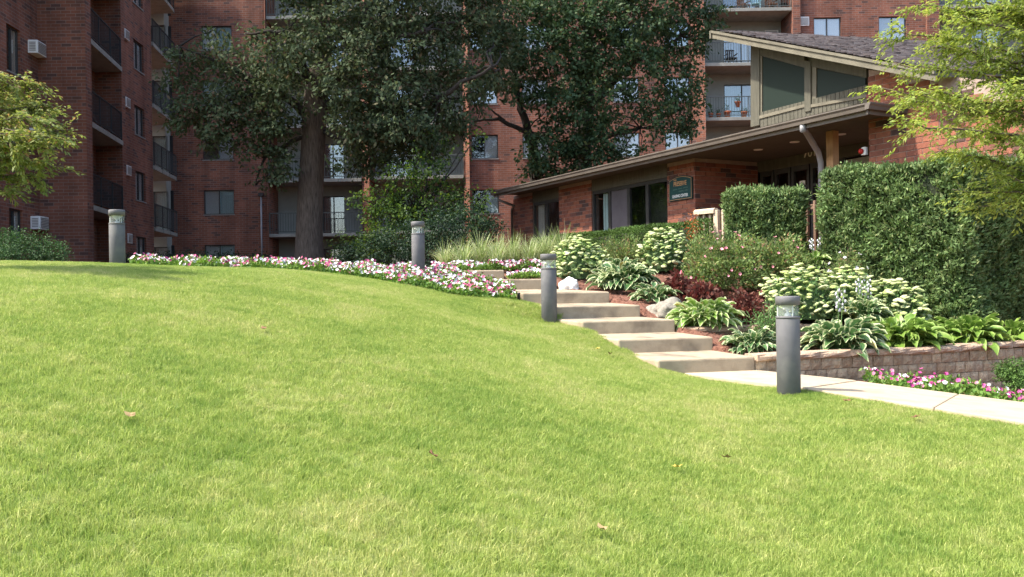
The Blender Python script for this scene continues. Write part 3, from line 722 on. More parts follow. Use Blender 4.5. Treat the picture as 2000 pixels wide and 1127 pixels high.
# ------------------------------------------------------------ wall with openings
def wall_mesh(m, org, u, nin, L_, z0, z1, holes, depth=0.14):
    """front face grid with real openings and reveals. org: xy start, u: along, nin: inward."""
    us = sorted(set([0, L_] + [v for h_ in holes for v in h_[:2]])); zs = sorted(set([z0, z1] + [v for h_ in holes for v in h_[2:4]]))
    us = [v for v in us if 0 <= v <= L_]; zs = [v for v in zs if z0 <= v <= z1]
    pt = lambda s, z, d=0: (org[0] + u[0] * s + nin[0] * d, org[1] + u[1] * s + nin[1] * d, z)
    flip = (u[0] * nin[1] - u[1] * nin[0]) < 0
    def q(a, b, c, d):
        m.add([a, b, c, d], [(3, 2, 1, 0) if flip else (0, 1, 2, 3)])
    for i in range(len(us) - 1):
        for j in range(len(zs) - 1):
            a, b, c, d = us[i], us[i + 1], zs[j], zs[j + 1]
            if any(h_[0] <= (a + b) / 2 <= h_[1] and h_[2] <= (c + d) / 2 <= h_[3] for h_ in holes): continue
            q(pt(a, c), pt(b, c), pt(b, d), pt(a, d))
    for h_ in holes:
        a, b, c, d = h_[:4]; D = depth
        q(pt(a, c), pt(a, c, D), pt(b, c, D), pt(b, c)); q(pt(a, d, D), pt(a, d), pt(b, d), pt(b, d, D))
        q(pt(a, c, D), pt(a, c), pt(a, d), pt(a, d, D)); q(pt(b, c), pt(b, c, D), pt(b, d, D), pt(b, d))
    # back skin
    q(pt(L_, z0, depth + .5), pt(0, z0, depth + .5), pt(0, z1, depth + .5), pt(L_, z1, depth + .5))
    q(pt(0, z1), pt(L_, z1), pt(L_, z1, depth + .5), pt(0, z1, depth + .5))
    q(pt(0, z0, depth + .5), pt(0, z0), pt(0, z1), pt(0, z1, depth + .5)); q(pt(L_, z0), pt(L_, z0, depth + .5), pt(L_, z1, depth + .5), pt(L_, z1))


def window(parent, org, u, nin, s0, s1, z0, z1, dep=0.08, curt=(0, 1), name='window', sill=True, mull=1, cov=(1, 1), fr=0.05):
    V3 = lambda s, z, d: Vector((org[0] + u[0] * s + nin[0] * d, org[1] + u[1] * s + nin[1] * d, z))
    U = Vector((u[0], u[1], 0)); N = Vector((nin[0], nin[1], 0)); Z = Vector((0, 0, 1))
    m = MB()
    def bar(a, b, c, d, d0=dep, d1=dep + .05):
        m.obox((V3(a, c, d0) + V3(b, d, d1)) / 2, U * (b - a) / 2, N * (d1 - d0) / 2, Z * (d - c) / 2)
    bar(s0, s1, z0, z0 + fr); bar(s0, s1, z1 - fr, z1); bar(s0, s0 + fr, z0 + fr, z1 - fr); bar(s1 - fr, s1, z0 + fr, z1 - fr)
    n = mull + 1
    for k in range(1, n):
        c = s0 + (s1 - s0) * k / n; bar(c - fr * .5, c + fr * .5, z0 + fr, z1 - fr, dep - .008, dep + .05)
    w = m.build(name, M_frame, parent)
    for k in range(n):
        a = s0 + (s1 - s0) * k / n + fr * .5; b = s0 + (s1 - s0) * (k + 1) / n - fr * .5
        p = MB(); p.obox((V3(a, z0 + fr, dep + .03) + V3(b, z1 - fr, dep + .034)) / 2, U * (b - a) / 2, N * .002, Z * (z1 - z0 - 2 * fr) / 2); p.build('pane', M_glass, w)
        ci_ = curt[k % len(curt)]
        if ci_ is not None:
            c = MB(); cw = (b - a) * cov[k % len(cov)]; npl = max(6, int(cw / 0.07)); vs = []; fs = []
            for i in range(npl + 1):
                s = a + cw * i / npl; dd = dep + .06 + (.018 if i % 2 else -.018)
                vs += [V3(s, z0 + .02, dd), V3(s, z1 - .02, dd)]
            for i in range(npl): fs.append((2 * i, 2 * i + 2, 2 * i + 3, 2 * i + 1))
            c.add(vs, fs, True); c.build('curtain', M_curt[ci_], w)
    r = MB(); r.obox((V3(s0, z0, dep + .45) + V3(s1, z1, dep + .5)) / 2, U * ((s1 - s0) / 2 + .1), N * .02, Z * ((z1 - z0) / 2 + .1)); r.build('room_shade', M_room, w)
    if sill:
        k = MB(); k.obox((V3(s0, z0 - .05, -.035) + V3(s1, z0 - .002, .10)) / 2, U * ((s1 - s0) / 2 + .03), N * .07, Z * .025); k.build('sill', M_sill, w)
    return w


def railing(parent, pts, z, h=1.02, sp=0.13, mat=None, name='railing', posts=1.6):
    m = MB(); mat = mat or M_rail
    for a, b in zip(pts[:-1], pts[1:]):
        a = Vector((a[0], a[1], 0)); b = Vector((b[0], b[1], 0)); L_ = (b - a).length; u = (b - a) / L_; n = Vector((-u.y, u.x, 0))
        for zz, t in ((z + h, .022), (z + .10, .015)):
            m.obox((a + b) / 2 + Vector((0, 0, zz)), u * L_ / 2, n * t, Vector((0, 0, t)))
        k = int(L_ / sp)
        for i in range(k + 1):
            p = a + u * min(L_, i * sp); m.obox(p + Vector((0, 0, z + h / 2 + .04)), u * .008, n * .008, Vector((0, 0, h / 2 - .06)))
        k = max(1, round(L_ / posts))
        for i in range(k + 1):
            p = a + u * (L_ * i / k); m.obox(p + Vector((0, 0, z + h / 2 - .08)) - n * .0, u * .022, n * .022, Vector((0, 0, h / 2 + .1)))
    return m.build(name, mat, parent)


def ac_unit(parent, c, u, n, w=0.62, h=0.42, d=0.3):
    U = Vector((u[0], u[1], 0)); N = Vector((n[0], n[1], 0)); Z = Vector((0, 0, 1)); c = Vector(c)
    o = MB().obox(c + N * d / 2, U * w / 2, N * d / 2, Z * h / 2).build('air_conditioner', M_ac, parent, bevel=0.015)
    m = MB()
    for k in range(7):
        m.obox(c + N * (d + .008) + Z * (-h * .36 + h * .12 * k), U * w * .42, N * .008, Z * .014)
    m.build('grille', M_acg, o)
    s = MB()
    for k in range(6):
        for sg in (-1, 1): s.obox(c + U * sg * (w / 2 + .006) + N * (d * .5) + Z * (-h * .3 + h * .12 * k), U * .006, N * d * .32, Z * .012)
    s.build('side_louver', M_acg, o)
    return o


# ------------------------------------------------------------ left brick wing (receding)
TW = 0.069
wx = lambda y: -15.3 - TW * (y - 28.3)
wing = thing('brick_wing', (-18, 30, 0.4), 'shaded left brick apartment wing with stacked dark balconies and small air conditioners', 'building')
du = Vector((-TW, 1)).normalized(); dn = Vector((-1, -TW)).normalized()     # inward = -X
Y0 = 21.0; Y1 = 28.3; ORG = (wx(Y0), Y0)
sY = lambda y: (y - Y0) / du.y
FLZ = [3.0 + 2.78 * k for k in range(-1, 6)]
holes = []; wins = []
for k in range(-0, 6):
    zt = 2.66 + 2.8 * k
    holes.append((sY(26.3), sY(27.15), zt - 1.42, zt)); wins.append((holes[-1], (None, 3)))
m = MB(); wall_mesh(m, ORG, du, dn, sY(Y1), 0.0, 15.6, holes); m.build('wall', M_brick, wing)
for h_, c in wins: window(wing, ORG, du, dn, h_[0], h_[1], h_[2], h_[3], curt=c, mull=1)
# far part of the wall
O2 = (wx(28.7), 28.7); L2 = (39.1 - 28.7) / du.y
s2 = lambda y: (y - 28.7) / du.y
holes = []
for k in range(0, 6):
    zt = 2.46 + 2.8 * k; holes.append((s2(36.9), s2(38.1), zt - 1.25, zt))
m = MB(); wall_mesh(m, O2, du, dn, L2, 0.0, 15.6, holes); m.build('wall', M_brick, wing)
for h_ in holes: window(wing, O2, du, dn, h_[0], h_[1], h_[2], h_[3], curt=(1, 1), mull=1, cov=(1, .8))
# pier
m = MB(); pr = P(171, 400, 28.3).x
m.box(wx(28.3) - .6, 28.3, 0, pr, 28.7, 15.6); m.build('pier', M_brick, wing)
m = MB().box(wx(33) + 0.0, 32.85, 0, -14.62, 33.15, 15.6).build('pier', M_brick, wing)
for k in range(0, 6):
    c = (wx(27.95), 27.93, 2.5 + 2.8 * k - 0.0); ac_unit(wing, (c[0], c[1], c[2] - .18), du, -dn)
    ac_unit(wing, (wx(35.9), 35.9, 2.3 + 2.8 * k), du, -dn, 0.5, 0.4, 0.12)
# balconies of the first stack
for k in range(0, 6):
    z = 3.0 + 2.78 * k
    q = [(wx(28.7) + .01, 28.71, z), (-13.87, 28.71, z), (-14.58, 32.84, z), (wx(32.85) + .01, 32.84, z)]
    b = MB().prism(q, (0, 0, -0.17)).build('balcony', M_slab, wing)
    railing(b, [(-13.92, 28.75), (-14.62, 32.8)], z, 1.05, 0.12)
# second stack in the inner corner
for k in range(0, 6):
    z = 3.0 + 2.78 * k
    x1 = P(345, 300, 43.3).x
    q = [(-18.6, 39.25, z), (wx(39.1) + .05, 39.13, z), (x1, 43.3, z), (-18.6, 43.5, z)]
    b = MB().prism(q, (0, 0, -0.17)).build('balcony', M_slab, wing)
    railing(b, [(wx(39.1) + .02, 39.2), (x1, 43.2)], z, 1.05, 0.12)
m = MB().box(-18.8, 39.1 - .3, 0, wx(39.1) - .64, 39.1, 15.6).build('wall', M_stucco, wing)
hs = [(1.0, 2.4, 0.3 + 2.78 * k + .0, 2.35 + 2.78 * k) for k in range(0, 7)]
m = MB(); wall_mesh(m, (-19.6, 43.62), (1, 0), (0, 1), 2.35, 0, 15.6, hs); m.build('wall', M_stucco, wing)
for k, h_ in enumerate(hs): window(wing, (-19.6, 43.62), (1, 0), (0, 1), h_[0], h_[1], h_[2], h_[3], curt=(0, 2), name='sliding_door', sill=False, cov=(.6, 1))
MB().box(-32, 21, 15.6, wx(39) + .1, 44.3, 15.9).build('roof', M_slab, wing)
MB().box(-32, 21.0, 0, wx(21) - .66, 21.3, 15.6).build('wall', M_brick, wing)

# ------------------------------------------------------------ center brick building (frontal)
YC = 44.5
fx = lambda px: P(px, 300, YC).x
main = thing('apartment_building', (0, 46, 0.5), 'long red brick apartment block with recessed balconies behind the trees', 'building')


def fwall(px0, px1, cols, zt0, wh, curt, rows=range(0, 7), extra=None):
    x0, x1 = fx(px0), fx(px1); hs = []
    for (a, b) in cols:
        for k in rows:
            zt = zt0 + 2.8 * k; hs.append((fx(a) - x0, fx(b) - x0, zt - wh, zt))
    m = MB(); wall_mesh(m, (x0, YC), (1, 0), (0, 1), x1 - x0, 0, 21, hs); m.build('wall', M_brick, main)
    for i, h_ in enumerate(hs): window(main, (x0, YC), (1, 0), (0, 1), h_[0], h_[1], h_[2], h_[3], curt=curt[i % len(curt)])


fwall(333, 519, [(396.5, 456)], 2.46, 1.25, [(1, 2), (1, 2), (None, 1), (2, 1), (0, 2)])
fwall(917, 1350, [(921, 973), (1021, 1072), (1200, 1250), (1300, 1349)], 2.28, 1.22, [(None, 3), (None, 2), (None, 1), (0, 0), (1, 0), (0, 0)])
fwall(1565, 1812, [(1593, 1646.5), (1720, 1774)], 2.42, 1.20, [(0, 0), (0, 0), (1, 0)])
fwall(2055, 2300, [(2090, 2140), (2200, 2250)], 2.42, 1.20, [(0, 0)])


def pier(px0, px1, rot_=0.0, y0=YC - .12):
    x0, x1 = fx(px0), fx(px1); w = x1 - x0; c = Vector(((x0 + x1) / 2, y0 + 1.0, 10.5)); ca, sa = math.cos(rot_), math.sin(rot_)
    m = MB().obox(c, Vector((ca, sa, 0)) * w / 2, Vector((-sa, ca, 0)) * 1.0, Vector((0, 0, 10.5))); m.build('pier', M_brick, main)


def pier2(px0, px1):
    """wedge pier whose front is turned toward the left"""
    x0, x1 = fx(px0), fx(px1)
    m = MB().prism([(x0, YC + .05, 0), (x1, YC - .28, 0), (x1, YC + 1.9, 0), (x0, YC + 1.9, 0)], (0, 0, 21)); m.build('pier', M_brick, main)  # slanted face is an added shape so the brick catches more sun


pier2(519, 524); pier2(706, 722); pier2(905.5, 917); pier2(1350, 1377); pier(1550, 1565, 0, YC - .2); pier(1812, 1836, 0, YC - .15); pier(2040, 2055)


def bay(px0, px1, dz, door, rows, mat, acs=None, dcurt=(None, 3)):
    x0, x1 = fx(px0), fx(px1); yb = YC + 1.75
    hs = []
    for k in rows:
        z = 3.0 + dz + 2.78 * k
        a, b = [(P(p, 300, yb).x) - x0 for p in door]; hs.append((a, b, z + .06, z + 2.08))
    m = MB(); wall_mesh(m, (x0 - .3, yb), (1, 0), (0, 1), x1 - x0 + .6, 0, 21, [(h_[0] + .3, h_[1] + .3, h_[2], h_[3]) for h_ in hs]); m.build('wall', M_stucco, main)
    for k, h_ in zip(rows, hs):
        dc = dcurt[k % len(dcurt)] if isinstance(dcurt[0], tuple) else dcurt
        window(main, (x0, yb), (1, 0), (0, 1), h_[0], h_[1], h_[2], h_[3], curt=dc, name='sliding_door', sill=False, cov=(1, .7))
        z = 3.0 + dz + 2.78 * k
        b = MB().box(x0 + .01, YC - .1, z - .17, x1 - .01, yb - .01, z).build('balcony', M_slab, main, bevel=.01)
        railing(b, [(x0 + .04, YC - .05), (x1 - .04, YC - .05)], z, 1.05, 0.135, mat, posts=2.0)
        if acs: ac_unit(main, (P(acs, 300, yb).x, yb, z + 1.9), (1, 0), (0, -1), 0.72, 0.5, 0.06)


bay(524, 706, -0.03, (628, 672), range(-1, 6), M_railg, dcurt=((None, None), (None, 2)))
bay(722, 905.5, 0.05, (760, 815), range(-1, 6), M_railg, dcurt=((None, 2), (None, None)))
bay(1377, 1550, 0.02, (1416, 1487), range(0, 6), M_railg, 1510, dcurt=((1, 0), (None, 0), (2, 1)))
bay(1836, 2040, 0.02, (1900, 1965), range(0, 6), M_railg, None, dcurt=((0, 0), (1, 0)))
for k in range(3, 6): ac_unit(main, (fx(1574), YC, 2.22 + 2.8 * k + .0), (1, 0), (0, -1), 0.5, 0.46, 0.07)
MB().box(-24, YC, 21, 36, YC + 14, 21.3).build('roof', M_slab, main)
# downspout on the left
dx_ = fx(509.5)
dsp = MB().tube([(dx_, YC - .08, 0.4), (dx_, YC - .08, P(509, 384, YC).z)], 0.045, 8).build('downspout', M_pol, main)
MB().box(dx_ - .12, YC - .2, P(509, 384, YC).z, dx_ + .12, YC - .003, P(509, 379, YC).z + .05).build('leader_head', M_frame, dsp)
# sunken window wells / foundation low dark band is hidden by planting

# balcony furniture and pots
def chair(loc, mat, rz, lab):
    t = thing('patio_chair', loc, lab, 'chair', None, None, rz)
    MB().box(-.25, -.25, .40, .25, .25, .45).build('seat', mat, t, True, bevel=.01)
    m = MB()
    for i in range(5): m.box(-.23 + .1 * i, .22, .45, -.17 + .1 * i, .26, .9)
    m.box(-.25, .215, .88, .25, .265, .95); m.build('backrest', mat, t, True)
    for sx in (-1, 1):
        for sy in (-1, 1): MB().box(sx * .22 - .02, sy * .22 - .02, 0, sx * .22 + .02, sy * .22 + .02, .40).build('leg', mat, t, True)
        MB().box(sx * .25 - .025, -.22, .62, sx * .25 + .025, .24, .66).build('armrest', mat, t, True)
    return t


def stool(loc, lab):
    t = thing('side_table', loc, lab, 'table')
    MB().lathe([(0, .40), (.2, .40), (.21, .42), (.2, .44), (0, .44)], 14).build('table_top', M_black, t, True)
    for k in range(3):
        a = k * 2.1; MB().tube([(math.cos(a) * .1, math.sin(a) * .1, .4), (math.cos(a) * .19, math.sin(a) * .19, 0)], .015, 5).build('leg', M_black, t, True)
    return t


zt_ = 3.02 + 2.78 * 4
stool((P(1392, 5, 45.3).x, 45.3, zt_), 'small black table at the left of the top visible balcony')
chair((P(1452, 5, 45.4).x, 45.4, zt_), M_brownc, 0.4, 'brown patio chair by the sliding door on the top visible balcony')
chair((P(1476, 5, 45.2).x, 45.2, zt_), M_bluew, -0.3, 'pale blue patio chair in the middle of the top visible balcony')
chair((P(1506, 5, 45.3).x, 45.3, zt_), M_brownc, 0.2, 'brown patio chair right of the blue one on the top visible balcony')
stool((P(1530, 5, 45.2).x, 45.2, zt_), 'small black table at the right end of the top visible balcony')
chair((P(1428, 110, 45.3).x, 45.3, 3.02 + 2.78 * 3), M_black, 0.1, 'dark chair on the balcony just left of the sloped roof tip')
zp = 3.02 + 2.78 * 2
for k, (px, s, lab) in enumerate([(1388, .8, 'leftmost terracotta pot on the lowest visible balcony'), (1403, .75, 'small terracotta pot, second from the left on the balcony'), (1420, 1.1, 'large terracotta pot in the middle of the balcony row'), (1453, 1.0, 'wide terracotta planter under the hanging pot'), (1441, .9, 'terracotta pot hooked on the balcony railing')]):
    hang = k == 4; z = zp + (0.55 if hang else 0); yy = YC + .12
    t = thing('flower_pot', (P(px, 200, yy).x, yy, z), lab, 'flower pot', 'terracotta pots on the balcony')
    MB().lathe([(0, 0), (.11 * s, 0), (.16 * s, .25 * s), (.18 * s, .25 * s), (.18 * s, .30 * s), (.14 * s, .30 * s), (.14 * s, .26 * s), (0, .26 * s)], 14).build('pot', M_terra, t, True)
    n = 60; c = rng.normal(0, .09 * s, (n, 3)); c[:, 2] = np.abs(c[:, 2]) * 2 + .28 * s
    d = rng.normal(0, 1, (n, 3)); d /= np.linalg.norm(d, axis=1)[:, None]
    a = np.cross(d, rng.normal(0, 1, (n, 3))); a /= np.linalg.norm(a, axis=1)[:, None]
    v = np.stack([c, c + d * .05 + a * .02, c + d * .1, c + d * .05 - a * .02], 1).reshape(-1, 3); b = np.arange(n) * 4
    obj_np('foliage', v, np.stack([b, b + 1, b + 2, b + 3], 1), M_bush, t, local=True)

# ------------------------------------------------------------ leasing office
TH = math.radians(28)
U2 = Vector((-math.sin(TH), math.cos(TH), 0)); N2 = Vector((-math.cos(TH), -math.sin(TH), 0)); IN = -N2
E0 = P(1690, 203, 15.2); ZE = E0.z; E0 = Vector((E0.x, E0.y, 0))


def L3(s, off, z): return E0 + U2 * s + IN * off + Vector((0, 0, z))


def onp(px, py, off):
    r = P(px, py, 1.0); t = (E0 + IN * off).dot(N2) / (r.dot(N2)); p = r * t
    return p


def sof(px, off, py=400):
    return (onp(px, py, off) - E0).dot(U2)


off = thing('leasing_office', (6, 19, 0.2), 'low brick leasing office with dark eaves and tall sloped clerestory', 'building')
WO = 0.9; ZW = ZE - 0.10
ul = (U2.x, U2.y); nl = (IN.x, IN.y)
# mortar backing walls (bricks are laid on them one by one)
bricks = []     # (origin s, off, z, dir) records: (p0 along start L3, direction, inward, length, z0, z1, priority)


def brick_wall(p0, d, inn, length, z0, z1, pri, top=None, name='wall'):
    d = Vector(d).normalized(); inn = Vector(inn).normalized()
    m = MB(); a = Vector((p0.x, p0.y, 0)) + inn * 0.012 + d * 0.014; length_ = length; length = length - 0.028
    if top is None:
        poly = [a + Vector((0, 0, z0)), a + d * length + Vector((0, 0, z0)), a + d * length + Vector((0, 0, z1)), a + Vector((0, 0, z1))]
    else:
        poly = [a + Vector((0, 0, z0)), a + d * length + Vector((0, 0, z0)), a + d * length + Vector((0, 0, top(length))), a + Vector((0, 0, top(0)))]
    m.prism(poly, inn * 0.25)
    w = m.build(name, M_mortar, off); length = length_
    bricks.append((w, Vector((p0.x, p0.y, 0)), d, inn, length, z0, z1, pri, top))


s_c1 = sof(1358, WO); s_p1 = sof(1303, WO); s_w1 = sof(1155, WO); s_p2 = sof(1091, WO); s_w2 = sof(1039, WO); s_end = sof(1003, WO, 450); s_r = sof(1697, WO, 300)
REC = 2.0
brick_wall(L3(s_c1, WO, 0), U2, IN, s_p1 - s_c1, 0.25, ZW, 0)
brick_wall(L3(s_c1, WO, 0) , IN, U2, REC, 0.25, ZW, 1)
brick_wall(L3(s_w1, WO, 0), U2, IN, s_p2 - s_w1, 0.25, ZW, 3)
brick_wall(L3(s_w2, WO, 0), U2, IN, s_end - s_w2, 0.25, ZW, 4)
# end wall going back
brick_wall(L3(s_end, WO, 0), IN, -U2, 7.0, 0.25, ZW, 9)
# right tall wall (meets the sloped roof); top given along its run
ap = onp(1392, 70, 0.35); lo = onp(1765, 141, 0.35)
sa_, sb_ = (ap - E0).dot(U2), (lo - E0).dot(U2); slope = (ap.z - lo.z) / (sa_ - sb_)
roofz = lambda s: lo.z + (s - sb_) * slope - 0.10
RL = 4.6
brick_wall(L3(s_r, WO, 0), -U2, IN, RL, -1.1, 3.2, 2, top=lambda t: max(2.6, roofz(s_r - t)))
# lay bricks
ff = 0.006
def brick_box(w):
    m = MB(); h = 0.1077 - .011; c = .004; d = .03
    vs = [(0, 0.0, 0), (w, 0.0, 0), (w, 0.0, h), (0, 0.0, h)]
    fr = [(c, -.0, c), (w - c, -.0, c), (w - c, -.0, h - c), (c, -.0, h - c)]
    bk = [(0, .004, 0), (w, .004, 0), (w, .004, h), (0, .004, h)]
    b2 = [(0, d, 0), (w, d, 0), (w, d, h), (0, d, h)]
    m.add(fr + bk + b2, [(0, 1, 2, 3), (4, 5, 1, 0), (5, 6, 2, 1), (6, 7, 3, 2), (7, 4, 0, 3), (8, 9, 5, 4), (9, 10, 6, 5), (10, 11, 7, 6), (11, 8, 4, 7)])
    return m


BL = 0.323
bfull = brick_box(BL - .011); bhalf = brick_box(BL / 2 - .011)
mfull = mesh_of(bfull, 'brick', M_bricko); mhalf = mesh_of(bhalf, 'brick', M_bricko)
cand = []
for (w, p0, d, inn, length, z0, z1, pri, top) in bricks:
    flipd = d.x * inn.y - d.y * inn.x < 0      # need right-handed: x=d, y=inn, z
    r = 0; z = z0
    ztopmax = z1 if top is None else max(top(0), top(length))
    while z < ztopmax - .1:
        s = 0.0 if r % 2 == 0 else -BL / 2
        while s < length - 0.05:
            a = max(0, s); b = min(length, s + BL)
            if b - a > .05 and (top is None or z + .1 < top((a + b) / 2)):
                cand.append((w, p0 + d * a + Vector((0, 0, z)), d, inn, b - a, pri, flipd, z))
            s += BL
        z += 0.1077; r += 1


def vis_score(c):
    w, p, d, inn, L_, pri, fl, z = c
    if pri == 9: return 99
    # seen above the hedges?
    q = p + d * L_ / 2
    py = CY - F * (q.z / q.y); px = CX + F * q.x / q.y
    hidden = (px > 1590 and py > 330) or (1410 < px <= 1590 and py > 375) or (px <= 1410 and py > 470) or py < 0 or px > 1990 or (1760 > px > 1695 and 190 < py < 235)
    return (50 if hidden else 0) + q.y


cand.sort(key=vis_score)
rest = {}
for i, (w, p, d, inn, L_, pri, fl, z) in enumerate(cand):
    jit = inn * random.uniform(-.0025, .0025)
    ang = math.atan2(d.y, d.x)
    if i < 300:
        me = mfull if L_ > BL * .75 else mhalf
        loc = p + jit
        o = put('brick', me, w, loc - wl(w)); wlen = (BL - .011) if me is mfull else (BL / 2 - .011)
        if fl:
            # mirror: start from the far end so local x runs opposite and local y still points inward
            o.location = (p + d * (L_ - .011) + jit) - wl(w); ang = math.atan2(-d.y, -d.x)
        o.rotation_euler = (0, 0, ang); o.scale[0] = max(.3, (L_ - .011) / wlen)
    else:
        m = rest.setdefault(w.name, (w, MB()))[1]
        src = bfull; sc = (L_ - .011) / (BL - .011)
        if fl: base = p + d * (L_ - .011) + jit; dd = -d
        else: base = p + jit; dd = d
        m.add([base + dd * (v[0] * sc) + inn * v[1] + Vector((0, 0, v[2])) for v in src.v], src.f)
for nme, (w, m) in rest.items():
    o = m.build('brickwork', M_bricki, w); o['kind'] = 'stuff'

# windows between the pillars
def l_window(sA, sB, zt, layout):
    """layout: fractions with content"""
    org = L3(0, WO, 0)
    m = MB(); fr = .05
    def bar(a, b, c, d, d0, d1, mat, name, par):
        q = MB(); q.obox((L3(a, WO + d0, c) + L3(b, WO + d1, d)) / 2, U2 * (b - a) / 2, IN * (d1 - d0) / 2, Vector((0, 0, (d - c) / 2))); return q.build(name, mat, par)
    w = bar(sA, sB, zt - .09, zt, .05, .13, M_frame, 'window', off)
    bar(sA, sB, .45, .55, .05, .14, M_frame, 'sill', w)
    L_ = sB - sA
    for (f0, f1, kind) in layout:
        a, b = sA + L_ * f0, sA + L_ * f1
        bar(a, a + .06, .55, zt - .09, .05, .12, M_frame, 'frame', w); bar(b - .06, b, .55, zt - .09, .05, .12, M_frame, 'frame', w)
        if kind == 'panel': bar(a + .06, b - .06, .55, zt - .09, .08, .12, M_panel, 'panel', w)
        else:
            bar(a + .06, b - .06, .55, zt - .09, .085, .09, M_glassd, 'pane', w)
            if kind == 'curt': bar(a + .06, a + .06 + (b - a) * .55, .55, zt - .09, .2, .22, M_curt[2], 'curtain', w)
            if kind == 'beige': bar(a + .10 + (b - a) * .35, b - .06, .55, zt - .09, .2, .22, M_curt[3], 'curtain', w)
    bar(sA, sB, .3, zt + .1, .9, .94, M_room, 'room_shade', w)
    q = bar(sA, sB, zt, ZW, .02, .12, M_olive, 'frieze_board', off)
    bar(sA, sB, .25, .45, .02, .2, M_olive, 'kick_board', off)


M_panel = surf('mauve grey panel', [(0.085, 0.075, 0.085), (0.11, 0.10, 0.11)], 3, 0.7, 0.1, 30)
ZL = 2.70
l_window(s_p1, s_w1, ZL, [(0, .26, 'dark'), (.26, .5, 'dark'), (.5, .76, 'panel'), (.76, 1, 'curt')])
l_window(s_p2, s_w2, ZL, [(0, .5, 'dark'), (.5, 1, 'beige')])

# entrance back wall
ob = WO + REC
sE0 = sof(1482, ob, 330); sE1 = sof(1697, ob, 320) - .4
def bar2(a, b, c, d, o0, o1, mat, name, par=off, bevel=0):
    q = MB(); q.obox((L3(a, o0, c) + L3(b, o1, d)) / 2, U2 * abs(b - a) / 2, IN * (o1 - o0) / 2, Vector((0, 0, (d - c) / 2))); return q.build(name, mat, par, bevel=bevel)
ZD = 2.78
bar2(sE1 - 1.5, sE0 + .1, ZD, ZW, ob, ob + .15, M_olive, 'entrance_header')
sdoor = [sE0, sof(1510, ob, 330), sof(1543, ob, 330), sof(1580, ob, 330), sof(1614, ob, 330), sof(1648, ob, 330)]
for k in range(5):
    a, b = sdoor[k + 1], sdoor[k]
    dr = bar2(a + .02, a + .09, .3, ZD, ob + .02, ob + .1, M_frame, 'entrance_door')
    bar2(b - .09, b - .02, .3, ZD, ob + .02, ob + .1, M_frame, 'stile', dr); bar2(a + .09, b - .09, ZD - .12, ZD, ob + .02, ob + .1, M_frame, 'rail', dr)
    bar2(a + .09, b - .09, 2.25, 2.31, ob + .02, ob + .1, M_frame, 'rail', dr)
    bar2(a + .09, b - .09, .3, ZD - .12, ob + .055, ob + .06, M_glassd, 'pane', dr)
    if k in (1, 2): bar2((a + b) / 2 - .04, (a + b) / 2 + .04, 1.2, 1.6, ob + .0, ob + .01, M_pol, 'door_handle', dr)
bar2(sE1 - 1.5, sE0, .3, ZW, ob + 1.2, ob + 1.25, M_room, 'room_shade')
bar2(sof(1697, ob, 320) - .3, sof(1651, ob, 320), .3, 2.72, ob + .0, ob + .05, M_stuccoL if False else M_stucco, 'pale_panel')
# notice on door
pn = onp(1564, 366, ob - .01); sn = (pn - E0).dot(U2)
nt_ = thing('door_notice', L3(sn, ob - .01, pn.z - .15), 'white notice sheet taped on the dark entrance glass', 'notice')
MB().obox(L3(sn, ob + .045, pn.z), U2 * .09, IN * .004, Vector((0, 0, .16))).build('sheet', M_white, nt_)
MB().obox(L3(sn, ob + .039, pn.z + .02), U2 * .055, IN * .001, Vector((0, 0, .09))).build('print', M_acg, nt_)

# soffit, eave, gutter, roof
s_far = sof(963, 0.0, 375)
q = [L3(-0.0, 0.06, ZE - .06), L3(s_far, 0.06, ZE - .06), L3(s_far, 7.5, ZE - .06), L3(0, 7.5, ZE - .06)]
MB().prism(q, (0, 0, -.035)).build('soffit', M_soff, off)
sl_ = 0.085
m = MB(); q = [L3(-.05, 0, ZE - .02), L3(-.05, 8.0, ZE - .02 + 8 * sl_), L3(-.05, 8.0, ZE - .05), L3(-.05, 0.02, ZE - .05)]
m.prism(q, U2 * (s_far + .1)); m.build('roof', M_roof, off)
# fascia + gutter (K-profile)
m = MB(); q = [L3(-.08, 0.03, ZE - .19), L3(-.08, 0.06, ZE - .19), L3(-.08, 0.06, ZE - .02), L3(-.08, 0.03, ZE - .02)]; m.prism(q, U2 * (s_far + .1)); m.build('fascia', M_gut, off)
m = MB(); q = [L3(-.10, .025, ZE - .005), L3(-.10, -.10, ZE - .005), L3(-.10, -.10, ZE - .03), L3(-.10, -.075, ZE - .06), L3(-.10, -.06, ZE - .12), L3(-.10, .025, ZE - .12)]
m.prism(q, U2 * (s_far + .16)); m.build('gutter', M_gut, off)
# return eave to the right of the corner
m = MB(); q = [L3(-.035, -.02, ZE - .19), L3(-.065, -.02, ZE - .19), L3(-.065, -.02, ZE - .02), L3(-.035, -.02, ZE - .02)]; m.prism(q, IN * 2.2); m.build('fascia', M_gut, off)
m = MB(); q = [L3(-.07, -.10, ZE - .005), L3(-.19, -.10, ZE - .005), L3(-.19, -.10, ZE - .03), L3(-.165, -.10, ZE - .06), L3(-.15, -.10, ZE - .12), L3(-.07, -.10, ZE - .12)]; m.prism(q, IN * 2.3); m.build('gutter', M_gut, off)
# small corner elbow at the far left
e1 = L3(s_far - .25, .05, ZE - .12); e2 = L3(s_end - .02, WO - .06, ZE - .55)
MB().tube([e1, e1 + Vector((0, 0, -.18)), L3(s_far - .55, .45, ZE - .5), e2, e2 + Vector((0, 0, -2.2))], .045, 8).build('downspout', M_gut, off)
